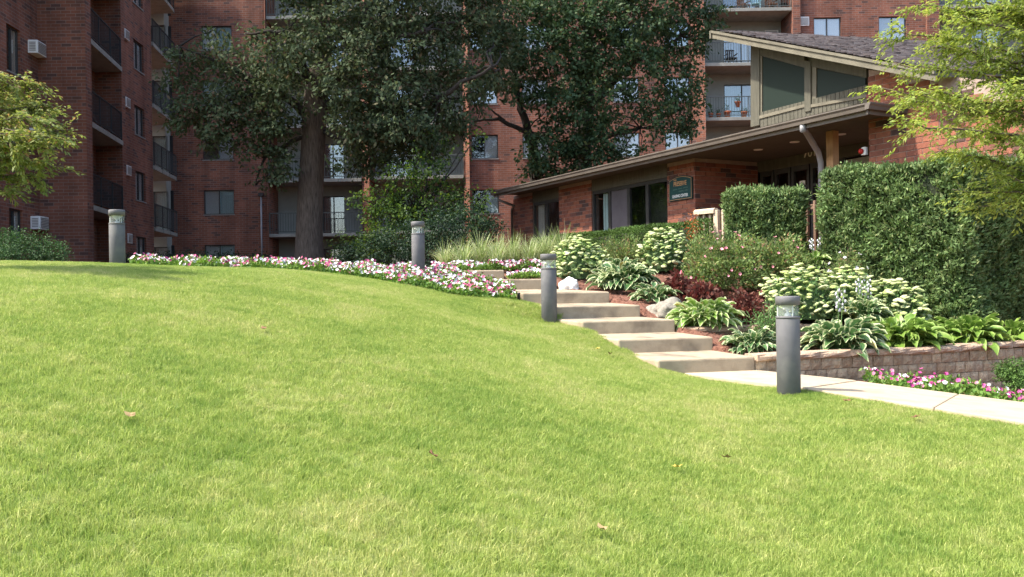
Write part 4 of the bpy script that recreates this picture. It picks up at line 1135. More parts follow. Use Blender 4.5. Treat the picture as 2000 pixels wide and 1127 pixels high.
# big downspout by the post
g0 = onp(1568, 243, 0.0); sg = (g0 - E0).dot(U2)
pp = P(1626, 300, 17.3); sp_ = (pp - E0).dot(U2); opx = (pp - E0).dot(IN)
d0 = L3(sg, .0, ZE - .10); d3 = L3(sp_ + .17, opx - .14, ZE - .62)
MB().tube([d0, d0 + Vector((0, 0, -.12)), d0.lerp(d3, .12) + Vector((0, 0, -.04)), d0.lerp(d3, .85) + Vector((0, 0, .02)), d3 + Vector((0, 0, -.1)), Vector((d3.x, d3.y, .2))], .058, 12).build('downspout', M_pol, off)
MB().obox(L3(sp_, opx, (ZW + .1) / 2), U2 * .085, IN * .085, Vector((0, 0, (ZW - .1) / 2))).build('post', M_post, off, bevel=.006)
for px, py in [(1481, 292), (1552, 277), (1712, 245), (1642, 262)]:
    Y_ = (ZE - .10) / (P(px, py, 1).z); c = P(px, py, Y_)
    MB().lathe([(0, -.004), (.085, -.004), (.10, -.012), (.105, 0.0)], 20, c).build('soffit_light', M_white, off)
# number
def text(body, size, mat, parent, p, xdir, up, name='lettering', extr=.004, align='CENTER', sx=1.0):
    cu = bpy.data.curves.new(name, 'FONT'); cu.body = body; cu.size = size; cu.extrude = extr; cu.align_x = align; cu.align_y = 'CENTER'; cu.offset = size * .012
    o = bpy.data.objects.new(name, cu); COL.objects.link(o); cu.materials.append(mat)
    me = bpy.data.meshes.new_from_object(o); bpy.data.objects.remove(o); o = bpy.data.objects.new(name, me); COL.objects.link(o); me.materials.clear(); me.materials.append(mat)
    x = Vector(xdir).normalized(); z = Vector(up).normalized(); n = x.cross(z)
    o.matrix_world = Matrix((( x.x * sx, z.x, n.x, p.x), (x.y * sx, z.y, n.y, p.y), (x.z * sx, z.z, n.z, p.z), (0, 0, 0, 1)))
    if parent:
        mw = o.matrix_world.copy(); o.parent = parent; o.matrix_parent_inverse = Matrix.Translation(-wl(parent)); o.matrix_world = mw
        o.matrix_parent_inverse = Matrix.Translation(-wl(parent)); o.matrix_basis = mw
    return o


pnn = onp(1582, 299, ob - .012)
text('701', .27, M_num, off, pnn, -U2, (0, 0, 1), 'house_number')
# wall sconce / horn strobe at the right
ph = onp(1690, 295, WO - .02)
hb = thing('alarm_strobe', ph, 'small white alarm box with round red lens on the brick corner', 'alarm')
MB().obox(ph + U2 * .02, U2 * .05, IN * .03, Vector((0, 0, .075))).build('housing', M_white, hb, bevel=.006)
MB().lathe([(0, -.0), (.05, 0), (.05, .03), (.03, .05), (0, .055)], 16).build('red_lens', M_red, hb, local=True)
l_ = hb.children[-1]; l_.rotation_euler = (math.pi / 2, 0, TH - math.pi / 2 + .4); l_.location = U2 * .06 + N2 * .04

# clerestory face, traced on its own plane
CO = 0.95
def tr(pts, o=CO): return [onp(x, y, o) for x, y in pts]
def trp(pts, o, thick, mat, name, par=off): return MB().prism(tr(pts, o), IN * thick).build(name, mat, par)
cl = trp([(1466, 84), (1692, 133), (1692, 190), (1466, 248)], CO + .10, .15, M_olive, 'clerestory')
trp([(1488, 110), (1571, 132), (1571, 203), (1488, 226)], CO + .055, .03, M_cgl, 'pane', cl)
trp([(1594, 134), (1690, 152), (1690, 186), (1594, 204)], CO + .055, .03, M_cgl, 'pane', cl)
trp([(1466, 84), (1483, 88), (1483, 244), (1466, 248)], CO, .09, M_olive, 'post', cl)
trp([(1483, 104), (1488, 106), (1488, 228), (1483, 229.5)], CO + .03, .07, M_barge, 'frame', cl)
trp([(1571, 118), (1583, 120.5), (1583, 216), (1571, 219)], CO - .01, .1, M_olive, 'post', cl)
trp([(1583, 124), (1594, 127), (1594, 205), (1583, 208)], CO + .03, .07, M_barge, 'frame', cl)
trp([(1483, 226), (1571, 203), (1571, 209), (1483, 232)], CO - .005, .1, M_barge, 'ledge', cl)
trp([(1583, 204), (1692, 184.5), (1692, 190), (1583, 210)], CO - .005, .1, M_barge, 'ledge', cl)
trp([(1483, 88), (1571, 107), (1571, 132), (1483, 108)], CO + .01, .08, M_olive, 'head_board', cl)
trp([(1583, 109), (1692, 133), (1692, 152), (1583, 130)], CO + .01, .08, M_olive, 'head_board', cl)
s0_, s1_ = sof(1692, CO, 200), sof(1483, CO, 240)
nb_ = 26; bz = onp(1600, 214, CO).z
for k in range(nb_):
    a = s0_ + (s1_ - s0_) * k / nb_; b = s0_ + (s1_ - s0_) * (k + 1) / nb_ - .012
    bar2(a, b, 3.40, 3.40 + .32, CO + .02, CO + .06, M_olive, 'siding_board', cl)
# side walls of the clerestory
ss = sof(1466, CO, 200)
MB().prism([L3(ss, CO + .1, 3.3), L3(ss, CO + .1, roofz(ss)), L3(ss, 7, roofz(ss)), L3(ss, 7, 3.3)], -U2 * .1).build('clerestory_side', M_olive, off)
# flashing
bar2(s_r - .9, s_r + .02, 3.42, 3.52, WO - .02, WO, surf('oxide red flashing', [(0.16, 0.035, 0.03), (0.2, 0.045, 0.035)], 4, .6), 'flashing')
# sloped roof: deck, barge boards, real shingles
s_hi = sa_; s_lo = sb_ - 0.6; oF = 0.35; oB = 8.5
rz = lambda s: lo.z + (s - sb_) * slope
KI = Vector((0, 0, 0.085)); IN_ = IN; INK = IN + KI
A_, B_ = L3(s_hi, oF, rz(s_hi) ), L3(s_lo, oF, rz(s_lo))
nrmz = Vector((0, 0, -1))
MB().prism([L3(s_hi, oF + .04, rz(s_hi) + .10), L3(s_lo, oF + .04, rz(s_lo) + .10), L3(s_lo, oF + .04, rz(s_lo) + .03), L3(s_hi, oF + .04, rz(s_hi) + .03)], INK * (oB - oF)).build('roof', M_soff, off)
MB().prism([L3(s_hi + .02, oF, rz(s_hi) + .06), L3(s_lo, oF, rz(s_lo) + .06), L3(s_lo, oF, rz(s_lo) - .05), L3(s_hi + .02, oF, rz(s_hi) - .05)], IN * .04).build('barge_board', M_barge, off)
MB().prism([L3(s_hi + .03, oF - .03, rz(s_hi) + .125), L3(s_lo, oF - .03, rz(s_lo) + .125), L3(s_lo, oF - .03, rz(s_lo) + .068), L3(s_hi + .03, oF - .03, rz(s_hi) + .068)], IN * .06).build('barge_board', M_barge, off)
v = []; f = []
exp_ = .145; ca_ = math.sqrt(1 + slope * slope); nrow = int((s_hi - s_lo) * ca_ / exp_)
k = 0
UN = (U2 + Vector((0, 0, slope))).normalized(); NN = UN.cross(INK).normalized()
if NN.z < 0: NN = -NN
base = L3(s_lo, oF - .04, rz(s_lo) + .132)
for r in range(nrow):
    o_ = -random.uniform(0, .25)
    while o_ < oB - oF:
        w_ = random.choice([.12, .17, .22, .28, .33]); t = random.choice([.006, .012, .02])
        p0 = base + UN * (r * exp_) + INK * max(0, o_); w2 = min(w_ - .006, oB - oF - o_)
        if w2 > .03:
            L_ = exp_ + .05
            a = p0 + NN * (t + .012); b = a + INK * w2; c = b + UN * L_ - NN * (.012 + t); d = a + UN * L_ - NN * (.012 + t)
            v += [p0, p0 + INK * w2, a, b, c, d]; n0 = 6 * k; f += [(n0, n0 + 1, n0 + 3, n0 + 2), (n0 + 2, n0 + 3, n0 + 4, n0 + 5)]; k += 1
        o_ += w_
o = obj_np('shingle', np.array([tuple(x) for x in v]), np.array(f), M_shing, off); o['kind'] = 'stuff'
MB().prism([L3(s_hi + .02, oF - .04, rz(s_hi) + .10), L3(s_hi + .06, oF - .04, rz(s_hi) + .12), L3(s_hi + .06, oF - .04, rz(s_hi) - .05), L3(s_hi + .02, oF - .04, rz(s_hi) - .05)], INK * (oB - oF)).build('ridge_board', M_barge, off)
# body behind (closes the building)
MB().prism([L3(-RL, 7.2, -1), L3(s_end, 7.2, -1), L3(s_end, 7.2, ZE - .1), L3(-RL, 7.2, ZE - .1)], IN * .2).build('back_wall', M_brick, off)

# sign
sgp = [onp(1306, 353, WO - .05), onp(1351, 350, WO - .05)]
ss1, ss0 = [(p - E0).dot(U2) for p in sgp]
zb_ = onp(1328, 391, WO - .05).z; zt2 = onp(1328, 343, WO - .05).z
W_ = (ss1 - ss0); H_ = zt2 - zb_; cs = (ss1 + ss0) / 2
sign = thing('office_sign', L3(cs, WO - .05, zb_), 'dark green arched sign with gold and white lettering on the brick pillar', 'sign')


def archpts(w, h, rise, o, z0=0.0):
    pts = [L3(cs + w / 2, o, z0), L3(cs - w / 2, o, z0), L3(cs - w / 2, o, z0 + h - rise * 1.4)]
    for k in range(9):
        a = -1 + 2 * k / 8; pts.append(L3(cs + a * w * .42, o, z0 + h - rise * a * a))
    pts.append(L3(cs + w / 2, o, z0 + h - rise * 1.4)); return pts


MB().prism(archpts(W_, H_, .06, WO - .045, zb_), IN * .04).build('board', M_signe, sign)
MB().prism(archpts(W_ - .045, H_ - .045, .055, WO - .050, zb_ + .0225), IN * .01).build('panel', M_gold, sign)
MB().prism(archpts(W_ - .062, H_ - .062, .055, WO - .0525, zb_ + .031), IN * .01).build('panel', M_signg, sign)
tp = lambda fx_, fz: L3(cs - fx_ * W_, WO - .054, zb_ + fz * H_)
text('THE', H_ * .11, M_gold, sign, tp(-.22, .84), -U2, (0, 0, 1), extr=.001)
text('PRESERVE', H_ * .26, M_gold, sign, tp(0, .67), -U2, (0, 0, 1), extr=.001, sx=.74)
m = MB()
for (a, b, z) in [(-.30, -.12, .455), (-.08, .10, .47), (.14, .34, .48), (-.05, .16, .36), (.2, .33, .37)]:
    kk = 7
    for i in range(kk):
        x = a + (b - a) * i / kk
        m.obox((tp(x, z) + tp(x + (b - a) / kk * .7, z)) / 2 + Vector((0, 0, (.008 if i % 2 else -.004))), U2 * W_ * (b - a) / kk * .33, IN * .001, Vector((0, 0, .010)))
m.build('script_line', surf('dull sage script', [(.09, .16, .13), (.12, .19, .16)], 5), sign)
MB().prism([tp(-.40, .11), tp(.40, .11), tp(.40, .25), tp(-.40, .25)], IN * .002).build('label_strip', M_signg, sign)
text('LEASING CENTER', H_ * .17, M_white, sign, tp(0, .175) + N2 * .003, -U2, (0, 0, 1), extr=.0015, sx=.74)

# ------------------------------------------------------------ wooden railing along the walk
ra = P(1364, 440, 17.7); rb = P(1625, 420, 15.4)
rl = thing('wooden_railing', (ra.x, ra.y, .3), 'weathered wooden picket railing behind the clipped arborvitae', 'railing')
ra = Vector((ra.x, ra.y, 0)); rb = Vector((rb.x, rb.y, 0)); RD = (rb - ra); RLn = RD.length; RU = RD / RLn; RN = Vector((-RU.y, RU.x, 0))
npk = int(RLn / .155)
for k in range(npk + 1):
    c = ra + RU * (k * .155); z1_ = 1.50
    big = k == 3
    wv = .055 if big else .024
    m = MB(); m.obox(c + Vector((0, 0, (z1_ + .1) / 2)), RU * wv, RN * (.05 if big else .03), Vector((0, 0, (z1_ - .1) / 2)))
    mat = M_woodlit if k < 6 else M_woodsh  # sunlit end and shaded remainder painted through the timber colour
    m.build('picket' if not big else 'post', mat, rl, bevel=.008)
MB().obox((ra + rb) / 2 + Vector((0, 0, 1.40)) + RN * .055, RU * RLn / 2, RN * .02, Vector((0, 0, .045))).build('rail', M_woodsh, rl)
MB().obox((ra + rb) / 2 + Vector((0, 0, .55)) + RN * .055, RU * RLn / 2, RN * .02, Vector((0, 0, .045))).build('rail', M_woodsh, rl)
# rounded cap board with return at the left end
pr = []
for k in range(7):
    a = math.pi / 2 * k / 6; pr.append((math.sin(a) * .10, math.cos(a) * .10))
m = MB(); q0 = ra - RU * .05 + Vector((0, 0, 1.44)); poly = [q0 - RN * .09, q0 - RN * .09 + Vector((0, 0, .07)), q0 - RN * .04 + Vector((0, 0, .105)), q0 + RN * .04 + Vector((0, 0, .105)), q0 + RN * .09 + Vector((0, 0, .07)), q0 + RN * .09]
m.prism(poly, RU * .50); m.build('cap_board', M_woodlit, rl)

# ------------------------------------------------------------ foliage generators
def unit(v): return v / np.maximum(1e-9, np.linalg.norm(v, axis=1))[:, None]


def leaves(c, d, L_, Wd, r, fold=0.25):
    """quads: c base, d unit dir, L length array, W width array"""
    n = len(c); ref = unit(r.normal(0, 1, (n, 3))); a = unit(np.cross(d, ref)); nn = np.cross(d, a)
    L_ = np.broadcast_to(L_, (n,))[:, None]; Wd = np.broadcast_to(Wd, (n,))[:, None]
    mid = c + d * L_ * .45
    v = np.stack([c, mid + a * Wd / 2 + nn * Wd * fold, c + d * L_ + nn * L_ * -.08, mid - a * Wd / 2 + nn * Wd * fold], 1).reshape(-1, 3)
    b = np.arange(n) * 4
    return v, np.stack([b, b + 1, b + 2, b + 3], 1)


def flatleaves(c, d, L_, Wd, r, tilt=0.5):
    """leaves whose blades are roughly horizontal"""
    n = len(c); up = unit(np.array([0, 0, 1.0]) + r.normal(0, tilt, (n, 3))); a = unit(np.cross(d, up)); nn = np.cross(a, d)
    L_ = np.broadcast_to(L_, (n,))[:, None]; Wd = np.broadcast_to(Wd, (n,))[:, None]; mid = c + d * L_ * .45
    v = np.stack([c, mid + a * Wd / 2, c + d * L_ - np.array([0, 0, 1.0]) * L_ * .15, mid - a * Wd / 2], 1).reshape(-1, 3); b = np.arange(n) * 4
    return v, np.stack([b, b + 1, b + 2, b + 3], 1)


def crown_leaves(c, d, up, L_, Wd, r):
    n = len(c); up = unit(up + r.normal(0, .42, (n, 3))); a = unit(np.cross(d, up)); nn = np.cross(a, d)
    L_ = np.broadcast_to(L_, (n,))[:, None]; Wd = np.broadcast_to(Wd, (n,))[:, None]; mid = c + d * L_ * .5
    v = np.stack([c, mid + a * Wd / 2 - nn * Wd * .12, c + d * L_ - nn * L_ * .1, mid - a * Wd / 2 - nn * Wd * .12], 1).reshape(-1, 3); b = np.arange(n) * 4
    return v, np.stack([b, b + 1, b + 2, b + 3], 1)


def blob_sprays(blobs, dens, spray_r, nleaf, L_, Wd, r, flat=.55):
    """blobs (x,y,z,rx,ry,rz). Returns leaf quads gathered in sprays through shell of the blobs."""
    C = []; D = []
    for (x, y, z, rx, ry, rz_) in blobs:
        n = max(3, int(dens * (rx * ry * rz_) ** (2 / 3)))
        p = unit(r.normal(0, 1, (n, 3))) * (r.uniform(0.45, 1.05, (n, 1)))
        out = p.copy()
        p = p * np.array([rx, ry, rz_]) + np.array([x, y, z])
        out = unit(out + np.array([0, 0, -.15]) + r.normal(0, .35, (n, 3)))
        C.append(p); D.append(out)
    C = np.concatenate(C); D = np.concatenate(D); n = len(C)
    t = r.uniform(-.5, 1, (n, nleaf, 1))
    jit = r.normal(0, 1, (n, nleaf, 3)) * spray_r * np.array([.42, .42, .42 * flat])
    c = (C[:, None, :] + D[:, None, :] * t * spray_r + jit).reshape(-1, 3)
    d = unit((D[:, None, :] * .8 + r.normal(0, .7, (n, nleaf, 3)) + np.array([0, 0, -.25])).reshape(-1, 3))
    m = len(c); up = np.repeat(unit(D * .75 + np.array([0, 0, .75]) + r.normal(0, .25, D.shape)), nleaf, 0)
    return crown_leaves(c, d, up, L_ * r.uniform(.7, 1.25, m), Wd * r.uniform(.7, 1.25, m), r), C


def limbs(mb, a, b, r0, r1, r, n=7, wob=.06, k=8):
    a = Vector(a); b = Vector(b); L_ = (b - a).length
    pts = []; rad = []
    for i in range(n + 1):
        t = i / n; p = a.lerp(b, t)
        if 0 < i < n: p += Vector(r.normal(0, wob * L_ / 3, 3))
        pts.append(p); rad.append(r0 + (r1 - r0) * t ** .8)
    mb.tube(pts, rad, k); return pts


def bl(px, py, rp, Y, fz=.8, ry=None):
    p = P(px, py, Y); rr = rp / F * Y
    return (p.x, p.y, p.z, rr, ry or rr * 1.1, rr * fz)


# ---- big oak
r = np.random.default_rng(3)
YO = 28.0
base_ = P(603, 520, YO); oak = thing('oak_tree', (base_.x, YO, h1(base_.x, YO) - .1), 'huge old oak with thick furrowed trunk left of centre', 'tree')
tm = MB()
tp_ = [P(604, 560, YO), P(604, 520, YO), P(604, 495, YO), P(604, 440, YO), P(607, 370, YO), P(610, 300, YO), P(614, 230, YO), P(620, 170, YO), P(628, 110, YO), P(634, 40, YO), P(645, -60, YO), P(650, -180, YO), P(655, -300, YO)]
tm.tube(tp_, [.58, .52, .455, .415, .395, .385, .39, .38, .31, .25, .2, .14, .08], 22)
vv = np.array(tm.v); 
ang_ = np.arctan2(vv[:, 1] - YO, vv[:, 0] - base_.x)
rad_ = 1 + .035 * np.sin(ang_ * 9 + vv[:, 2] * .4) + .02 * np.sin(ang_ * 17 + vv[:, 2])
cx_ = base_.x + (vv[:, 2] - 1) * .02
vv[:, 0] = cx_ + (vv[:, 0] - cx_) * rad_; vv[:, 1] = YO + (vv[:, 1] - YO) * rad_; tm.v = [tuple(x) for x in vv]
tm.build('trunk', M_barkm, oak)
lb = [((618, 190), (690, 110), .3, .16, YO, YO - 1), ((690, 110), (735, -40), .17, .1, YO - 1, YO - 1.5), ((622, 200), (770, 215), .2, .12, YO, YO - .8), ((770, 215), (860, 190), .13, .09, YO - .8, YO - 1.5), ((860, 190), (960, 130), .09, .04, YO - 1.5, YO - 2),
      ((612, 230), (530, 170), .2, .1, YO, YO - .5), ((530, 170), (420, 120), .11, .05, YO - .5, YO - 1), ((612, 180), (560, 60), .2, .08, YO, YO - 1), ((630, 110), (600, -60), .2, .1, YO, YO + 1), ((610, 260), (520, 300), .1, .05, YO, YO - .6), ((615, 250), (700, 290), .1, .05, YO, YO - .8),
      ((700, 290), (722, 330), .05, .02, YO - .8, YO - 1), ((520, 300), (500, 360), .05, .02, YO - .6, YO - .8), ((420, 120), (350, 90), .05, .02, YO - 1, YO - 1.2), ((530, 170), (400, 215), .08, .03, YO - .5, YO - 1.4), ((690, 110), (830, 60), .12, .05, YO - 1, YO - 2), ((560, 60), (480, 65), .08, .03, YO - 1, YO - 1)]
lm = MB()
for a, b, r0, r1, ya, yb in lb: limbs(lm, P(a[0], a[1], ya), P(b[0], b[1], yb), r0, r1, r)
blobs = [bl(*b) for b in [
    (370, 215, 42, 27), (420, 200, 50, 26.5), (365, 120, 40, 27.5), (430, 115, 45, 27), (350, 165, 26, 27), (480, 160, 50, 27), (540, 120, 55, 26.5), (510, 75, 30, 27.5), (415, 60, 16, 28), (455, 235, 45, 26.5), (415, 265, 30, 26.5), (470, 290, 26, 27), (520, 240, 50, 27),
    (540, 300, 32, 27), (525, 340, 24, 26.8), (545, 180, 45, 26.5), (550, 240, 34, 27), (590, 90, 50, 25.8), (640, 40, 55, 26), (590, 20, 40, 27), (680, 160, 55, 25.5), (675, 215, 34, 26), (720, 100, 60, 26), (740, 30, 60, 26.5), (700, 240, 55, 26), (760, 170, 55, 26), (790, 90, 60, 26.5),
    (830, 30, 55, 27), (730, 290, 40, 26.5), (690, 320, 22, 26.8), (780, 240, 55, 26), (830, 180, 50, 27), (860, 110, 55, 27), (900, 50, 50, 27.5), (840, 260, 40, 26.5), (880, 215, 40, 27), (920, 150, 45, 27), (950, 80, 40, 28), (940, 15, 45, 28), (985, 100, 38, 28.5), (965, 40, 40, 29), (985, 160, 30, 28.5), (930, 190, 26, 28), (745, 305, 36, 27), (800, 285, 44, 27.2), (850, 275, 38, 27.4), (690, 305, 24, 26.8), (745, 250, 45, 28.5), (880, 240, 36, 28), (700, 330, 16, 27), (555, 330, 20, 27), (650, 330, 15, 26.8), (548, 352, 16, 26.6), (310 + 40, 240, 20, 27),
    (700, 60, 60, 29.5, .9), (520, 190, 45, 29.5), (770, 220, 45, 29.5), (640, 190, 50, 30)]]
blobs += [bl(px, py, rp, Y) for px, py, rp, Y in [(500, -90, 70, 27), (620, -80, 110, 27), (780, -70, 110, 27), (920, -60, 80, 28), (560, -220, 120, 28), (740, -230, 130, 28), (660, -340, 110, 28)]]
(v, f), SP = blob_sprays(blobs, 66, .36, 24, .155, .085, r)
# twigs reaching into the clumps
for b in blobs[:46]:
    q = Vector(b[:3]); best = min(lb, key=lambda e: (P(e[1][0], e[1][1], e[5]) - q).length)
    limbs(lm, P(best[1][0], best[1][1], best[5]), q, .045, .012, r, 4, .09, 5)
lm.build('limb', M_bark2, oak)
o = obj_np('crown', v, f, M_oak, oak); o['kind'] = 'stuff'

# ---- second tree (maple) behind the office roof
YM = 33.0
b_ = P(1140, 540, YM); mp_ = thing('maple_tree', (b_.x, YM, .6), 'dark green maple with dense crown behind the office roof', 'tree')
tm = MB(); tm.tube([P(1135, 560, YM), P(1138, 400, YM), P(1140, 300, YM), P(1146, 200, YM), P(1145, 120, YM), P(1150, 30, YM), P(1150, -100, YM), P(1150, -250, YM)], [.42, .34, .30, .28, .24, .19, .14, .06], 14); tm.build('trunk', M_bark2, mp_)
lm = MB()
lbm = [((1060, 420), (1030, 255), .24, .17, YM - 1, YM - 1), ((1030, 255), (1008, 170), .16, .1, YM - 1, YM - 1.2), ((1008, 170), (1000, 60), .1, .05, YM - 1.2, YM - 1.2), ((1030, 258), (975, 232), .10, .07, YM - 1, YM - 1.5), ((975, 232), (930, 235), .07, .045, YM - 1.5, YM - 1.8), ((930, 235), (903, 258), .045, .02, YM - 1.8, YM - 2), ((985, 235), (950, 205), .05, .02, YM - 1.4, YM - 1.8), ((950, 205), (915, 190), .03, .012, YM - 1.8, YM - 1.9), ((930, 236), (945, 200), .03, .012, YM - 1.8, YM - 2),
      ((1145, 220), (1230, 130), .14, .06, YM, YM - 1), ((1140, 280), (1250, 250), .1, .04, YM, YM - 1), ((1146, 160), (1080, 60), .13, .05, YM, YM - 1), ((1230, 130), (1330, 70), .06, .03, YM - 1, YM - 1), ((1140, 330), (1040, 350), .08, .03, YM, YM - 1.5), ((1145, 120), (1240, 0), .12, .05, YM, YM - 1)]
for a, b, r0, r1, ya, yb in lbm: limbs(lm, P(a[0], a[1], ya), P(b[0], b[1], yb), r0, r1, r, 6, .05)
blobs = [bl(*b) for b in [
    (1000, 30, 50, 31), (1060, 20, 60, 31), (1120, 40, 60, 31), (1180, 30, 60, 31), (1250, 30, 60, 31), (1320, 30, 50, 32), (1370, 40, 32, 32), (1365, 90, 28, 32), (1010, 100, 45, 31), (970, 150, 40, 31.5), (1060, 100, 55, 30.5), (1120, 120, 55, 31), (1190, 110, 55, 31), (1255, 110, 45, 31), (1320, 110, 40, 32), (1340, 160, 30, 32), (1035, 170, 40, 31),
    (1090, 190, 50, 31), (1150, 200, 50, 30.5), (1215, 160, 35, 31), (1260, 200, 40, 31.5), (1310, 180, 40, 31.5), (1350, 215, 26, 32), (1320, 240, 32, 32), (1270, 250, 26, 31), (1110, 260, 50, 31), (1160, 280, 50, 31), (1200, 240, 32, 31.5), (1060, 280, 38, 31), (1040, 325, 26, 31), (1090, 320, 38, 31), (1150, 320, 38, 31), (1210, 305, 30, 31.5), (1255, 290, 18, 31.5), (1345, 250, 20, 32.3), (960, 60, 40, 31),
    (1385, 75, 18, 31.5), (1150, 170, 50, 34.5), (1260, 80, 50, 35), (1390, 20, 20, 32)]]
blobs += [bl(px, py, rp, Y) for px, py, rp, Y in [(1050, -70, 90, 32), (1200, -80, 110, 32), (1330, -60, 70, 32), (1130, -190, 110, 33), (1260, -180, 90, 33)]]
(v, f), SP = blob_sprays(blobs, 54, .36, 24, .16, .105, r)
for b in blobs[:38]:
    q = Vector(b[:3]); best = min(lbm, key=lambda e: (P(e[1][0], e[1][1], e[5]) - q).length)
    limbs(lm, P(best[1][0], best[1][1], best[5]), q, .035, .01, r, 4, .09, 5)
lm.build('limb', M_bark2, mp_)
o = obj_np('crown', v, f, M_maple, mp_); o['kind'] = 'stuff'

# ---- understory tree and dark shrubs
def small_tree(name, lab, cat, stem, blobs, mat, n, sr_, nl, L_, Wd, bark=M_bark2, rr=.07, seed=1, group=None):
    r = np.random.default_rng(seed); t = thing(name, (stem[0].x, stem[0].y, h1(stem[0].x, stem[0].y) - .05), lab, cat, group)
    m = MB(); g0_ = Vector((stem[0].x, stem[0].y, h1(stem[0].x, stem[0].y) - .1))
    for b in blobs:
        q = Vector(b[:3]); limbs(m, g0_ if stem[1] is None else stem[1], q, rr, rr * .2, r, 5, .08, 6)
    if stem[1] is not None: limbs(m, g0_, stem[1], rr * 1.6, rr, r, 4, .03, 8)
    m.build('trunk', bark, t)
    (v, f), _ = blob_sprays(blobs, n, sr_, nl, L_, Wd, r); o = obj_np('crown', v, f, mat, t); o['kind'] = 'stuff'
    return t


small_tree('understory_tree', 'light green understory tree right of the oak trunk', 'tree', (P(800, 520, 26), P(805, 430, 26)), [bl(*b) for b in [(748, 398, 30, 25.5), (797, 352, 34, 25.2), (842, 338, 32, 25.6), (880, 372, 24, 26), (905, 285, 12, 26.2), (870, 310, 16, 26), (720, 410, 26, 25.5), (760, 425, 42, 25.5), (830, 415, 48, 25.3), (890, 400, 36, 25.5), (930, 430, 26, 25.4), (935, 262, 9, 26), (825, 312, 16, 25.6), (780, 332, 13, 25.4), (700, 385, 13, 25.4), (918, 380, 14, 25.6), (820, 300, 12, 25.4), (765, 330, 12, 25.2), (728, 372, 12, 25.2), (945, 395, 13, 25.4), (790, 390, 40, 26.5), (860, 270, 12, 26)]], M_under, 190, .26, 9, .11, .065, rr=.045, seed=21)
small_tree('dark_shrub', 'broad dark evergreen shrub behind the striped grasses', 'shrub', (P(890, 520, 24), None), [bl(*b) for b in [(850, 455, 55, 24), (915, 440, 50, 24), (950, 450, 26, 24), (790, 470, 48, 24), (730, 490, 45, 24), (670, 500, 26, 24), (880, 490, 50, 23.8), (930, 500, 30, 23.8), (965, 440, 12, 24), (820, 510, 40, 24)]], M_dark, 420, .2, 9, .08, .045, rr=.03, seed=22)
small_tree('dark_shrub', 'dark olive shrub between oak trunk and light bollard', 'shrub', (P(710, 520, 24.5), None), [bl(*b) for b in [(690, 480, 34, 24.5), (740, 470, 40, 24.5), (720, 500, 40, 24.3), (670, 500, 24, 24.5), (770, 500, 40, 24.5)]], M_under, 280, .2, 9, .08, .045, rr=.03, seed=23)
small_tree('round_bush', 'rounded green bush at the left foot of the brick wing', 'bush', (P(50, 520, 20), None), [bl(*b) for b in [(-20, 478, 42, 20), (25, 475, 36, 20), (70, 480, 34, 20), (105, 492, 28, 20), (40, 500, 40, 19.6), (100, 508, 30, 19.8), (0, 505, 40, 19.6)]], M_bush, 950, .12, 9, .05, .028, rr=.02, seed=24)
small_tree('low_shrub', 'low dark shrub line under the ground floor windows', 'shrub', (P(330, 520, 30), None), [bl(px, 512, 22, 30) for px in range(255, 520, 24)], M_dark, 500, .16, 9, .08, .045, rr=.02, seed=25)

# ---- near side trees
def spray_tree(name, lab, trunk, tips, mat, seed, leafL, leafW, nl, tw=.05, droop=.25, extra=()):
    """tips: (branch start point, end point). Leaves alternate along fine twigs branching off the branch"""
    r = np.random.default_rng(seed); t = thing(name, tuple(trunk[0]), lab, 'tree'); m = MB(); m.tube(trunk, [.11, .09, .08, .06][:len(trunk)], 10); m.build('trunk', M_twig, t)
    C = []; D = []; tm = MB()
    for (a, b, rad, ntw) in tips:
        a = Vector(a); b = Vector(b); L_ = (b - a).length; pts = limbs(tm, a, b, rad, rad * .25, r, 7, .05, 6); ax = (b - a).normalized()
        for k in range(int(ntw * 1.5)):
            s = r.uniform(.12, 1.0); i = min(6, int(s * 7)); p = pts[i].lerp(pts[i + 1], s * 7 - i if s < 1 else 1)
            d = (ax * r.uniform(.3, 1.0) + Vector(r.normal(0, .6, 3)) * Vector((1, 1, .45)).length * .6); d.z = d.z * .5 - droop * r.uniform(0, .6); d.normalize()
            tl = r.uniform(.12, .42) * (1.15 - s * .4); q = p + d * tl; q.z -= tl * tl * .35
            if r.random() < .35: tm.tube([p, p.lerp(q, .5) + Vector((0, 0, .01)), q], [.004, .003, .0015], 4, cap=False)
            n = int(nl * 1.7 * tl / .3) + 4; tt = np.linspace(.05, 1.05, n)[:, None]
            c = np.array(p) + (np.array(q) - np.array(p)) * tt + r.normal(0, .012, (n, 3)); side = np.array(d.cross(Vector((0, 0, 1)))); sg_ = np.where(np.arange(n) % 2 == 0, 1, -1)[:, None]
            dd = unit(np.array(d) * .7 + side * sg_ * .75 + r.normal(0, .28, (n, 3)) + np.array([0, 0, -.18])); C.append(c); D.append(dd)
    tm.build('branch', M_twig, t); C = np.concatenate(C); D = np.concatenate(D); n = len(C)
    v, f = flatleaves(C, D, leafL * r.uniform(.65, 1.2, n), leafW * r.uniform(.7, 1.2, n), r, .55)
    o = obj_np('crown', v, f, mat, t); o['kind'] = 'stuff'; return t


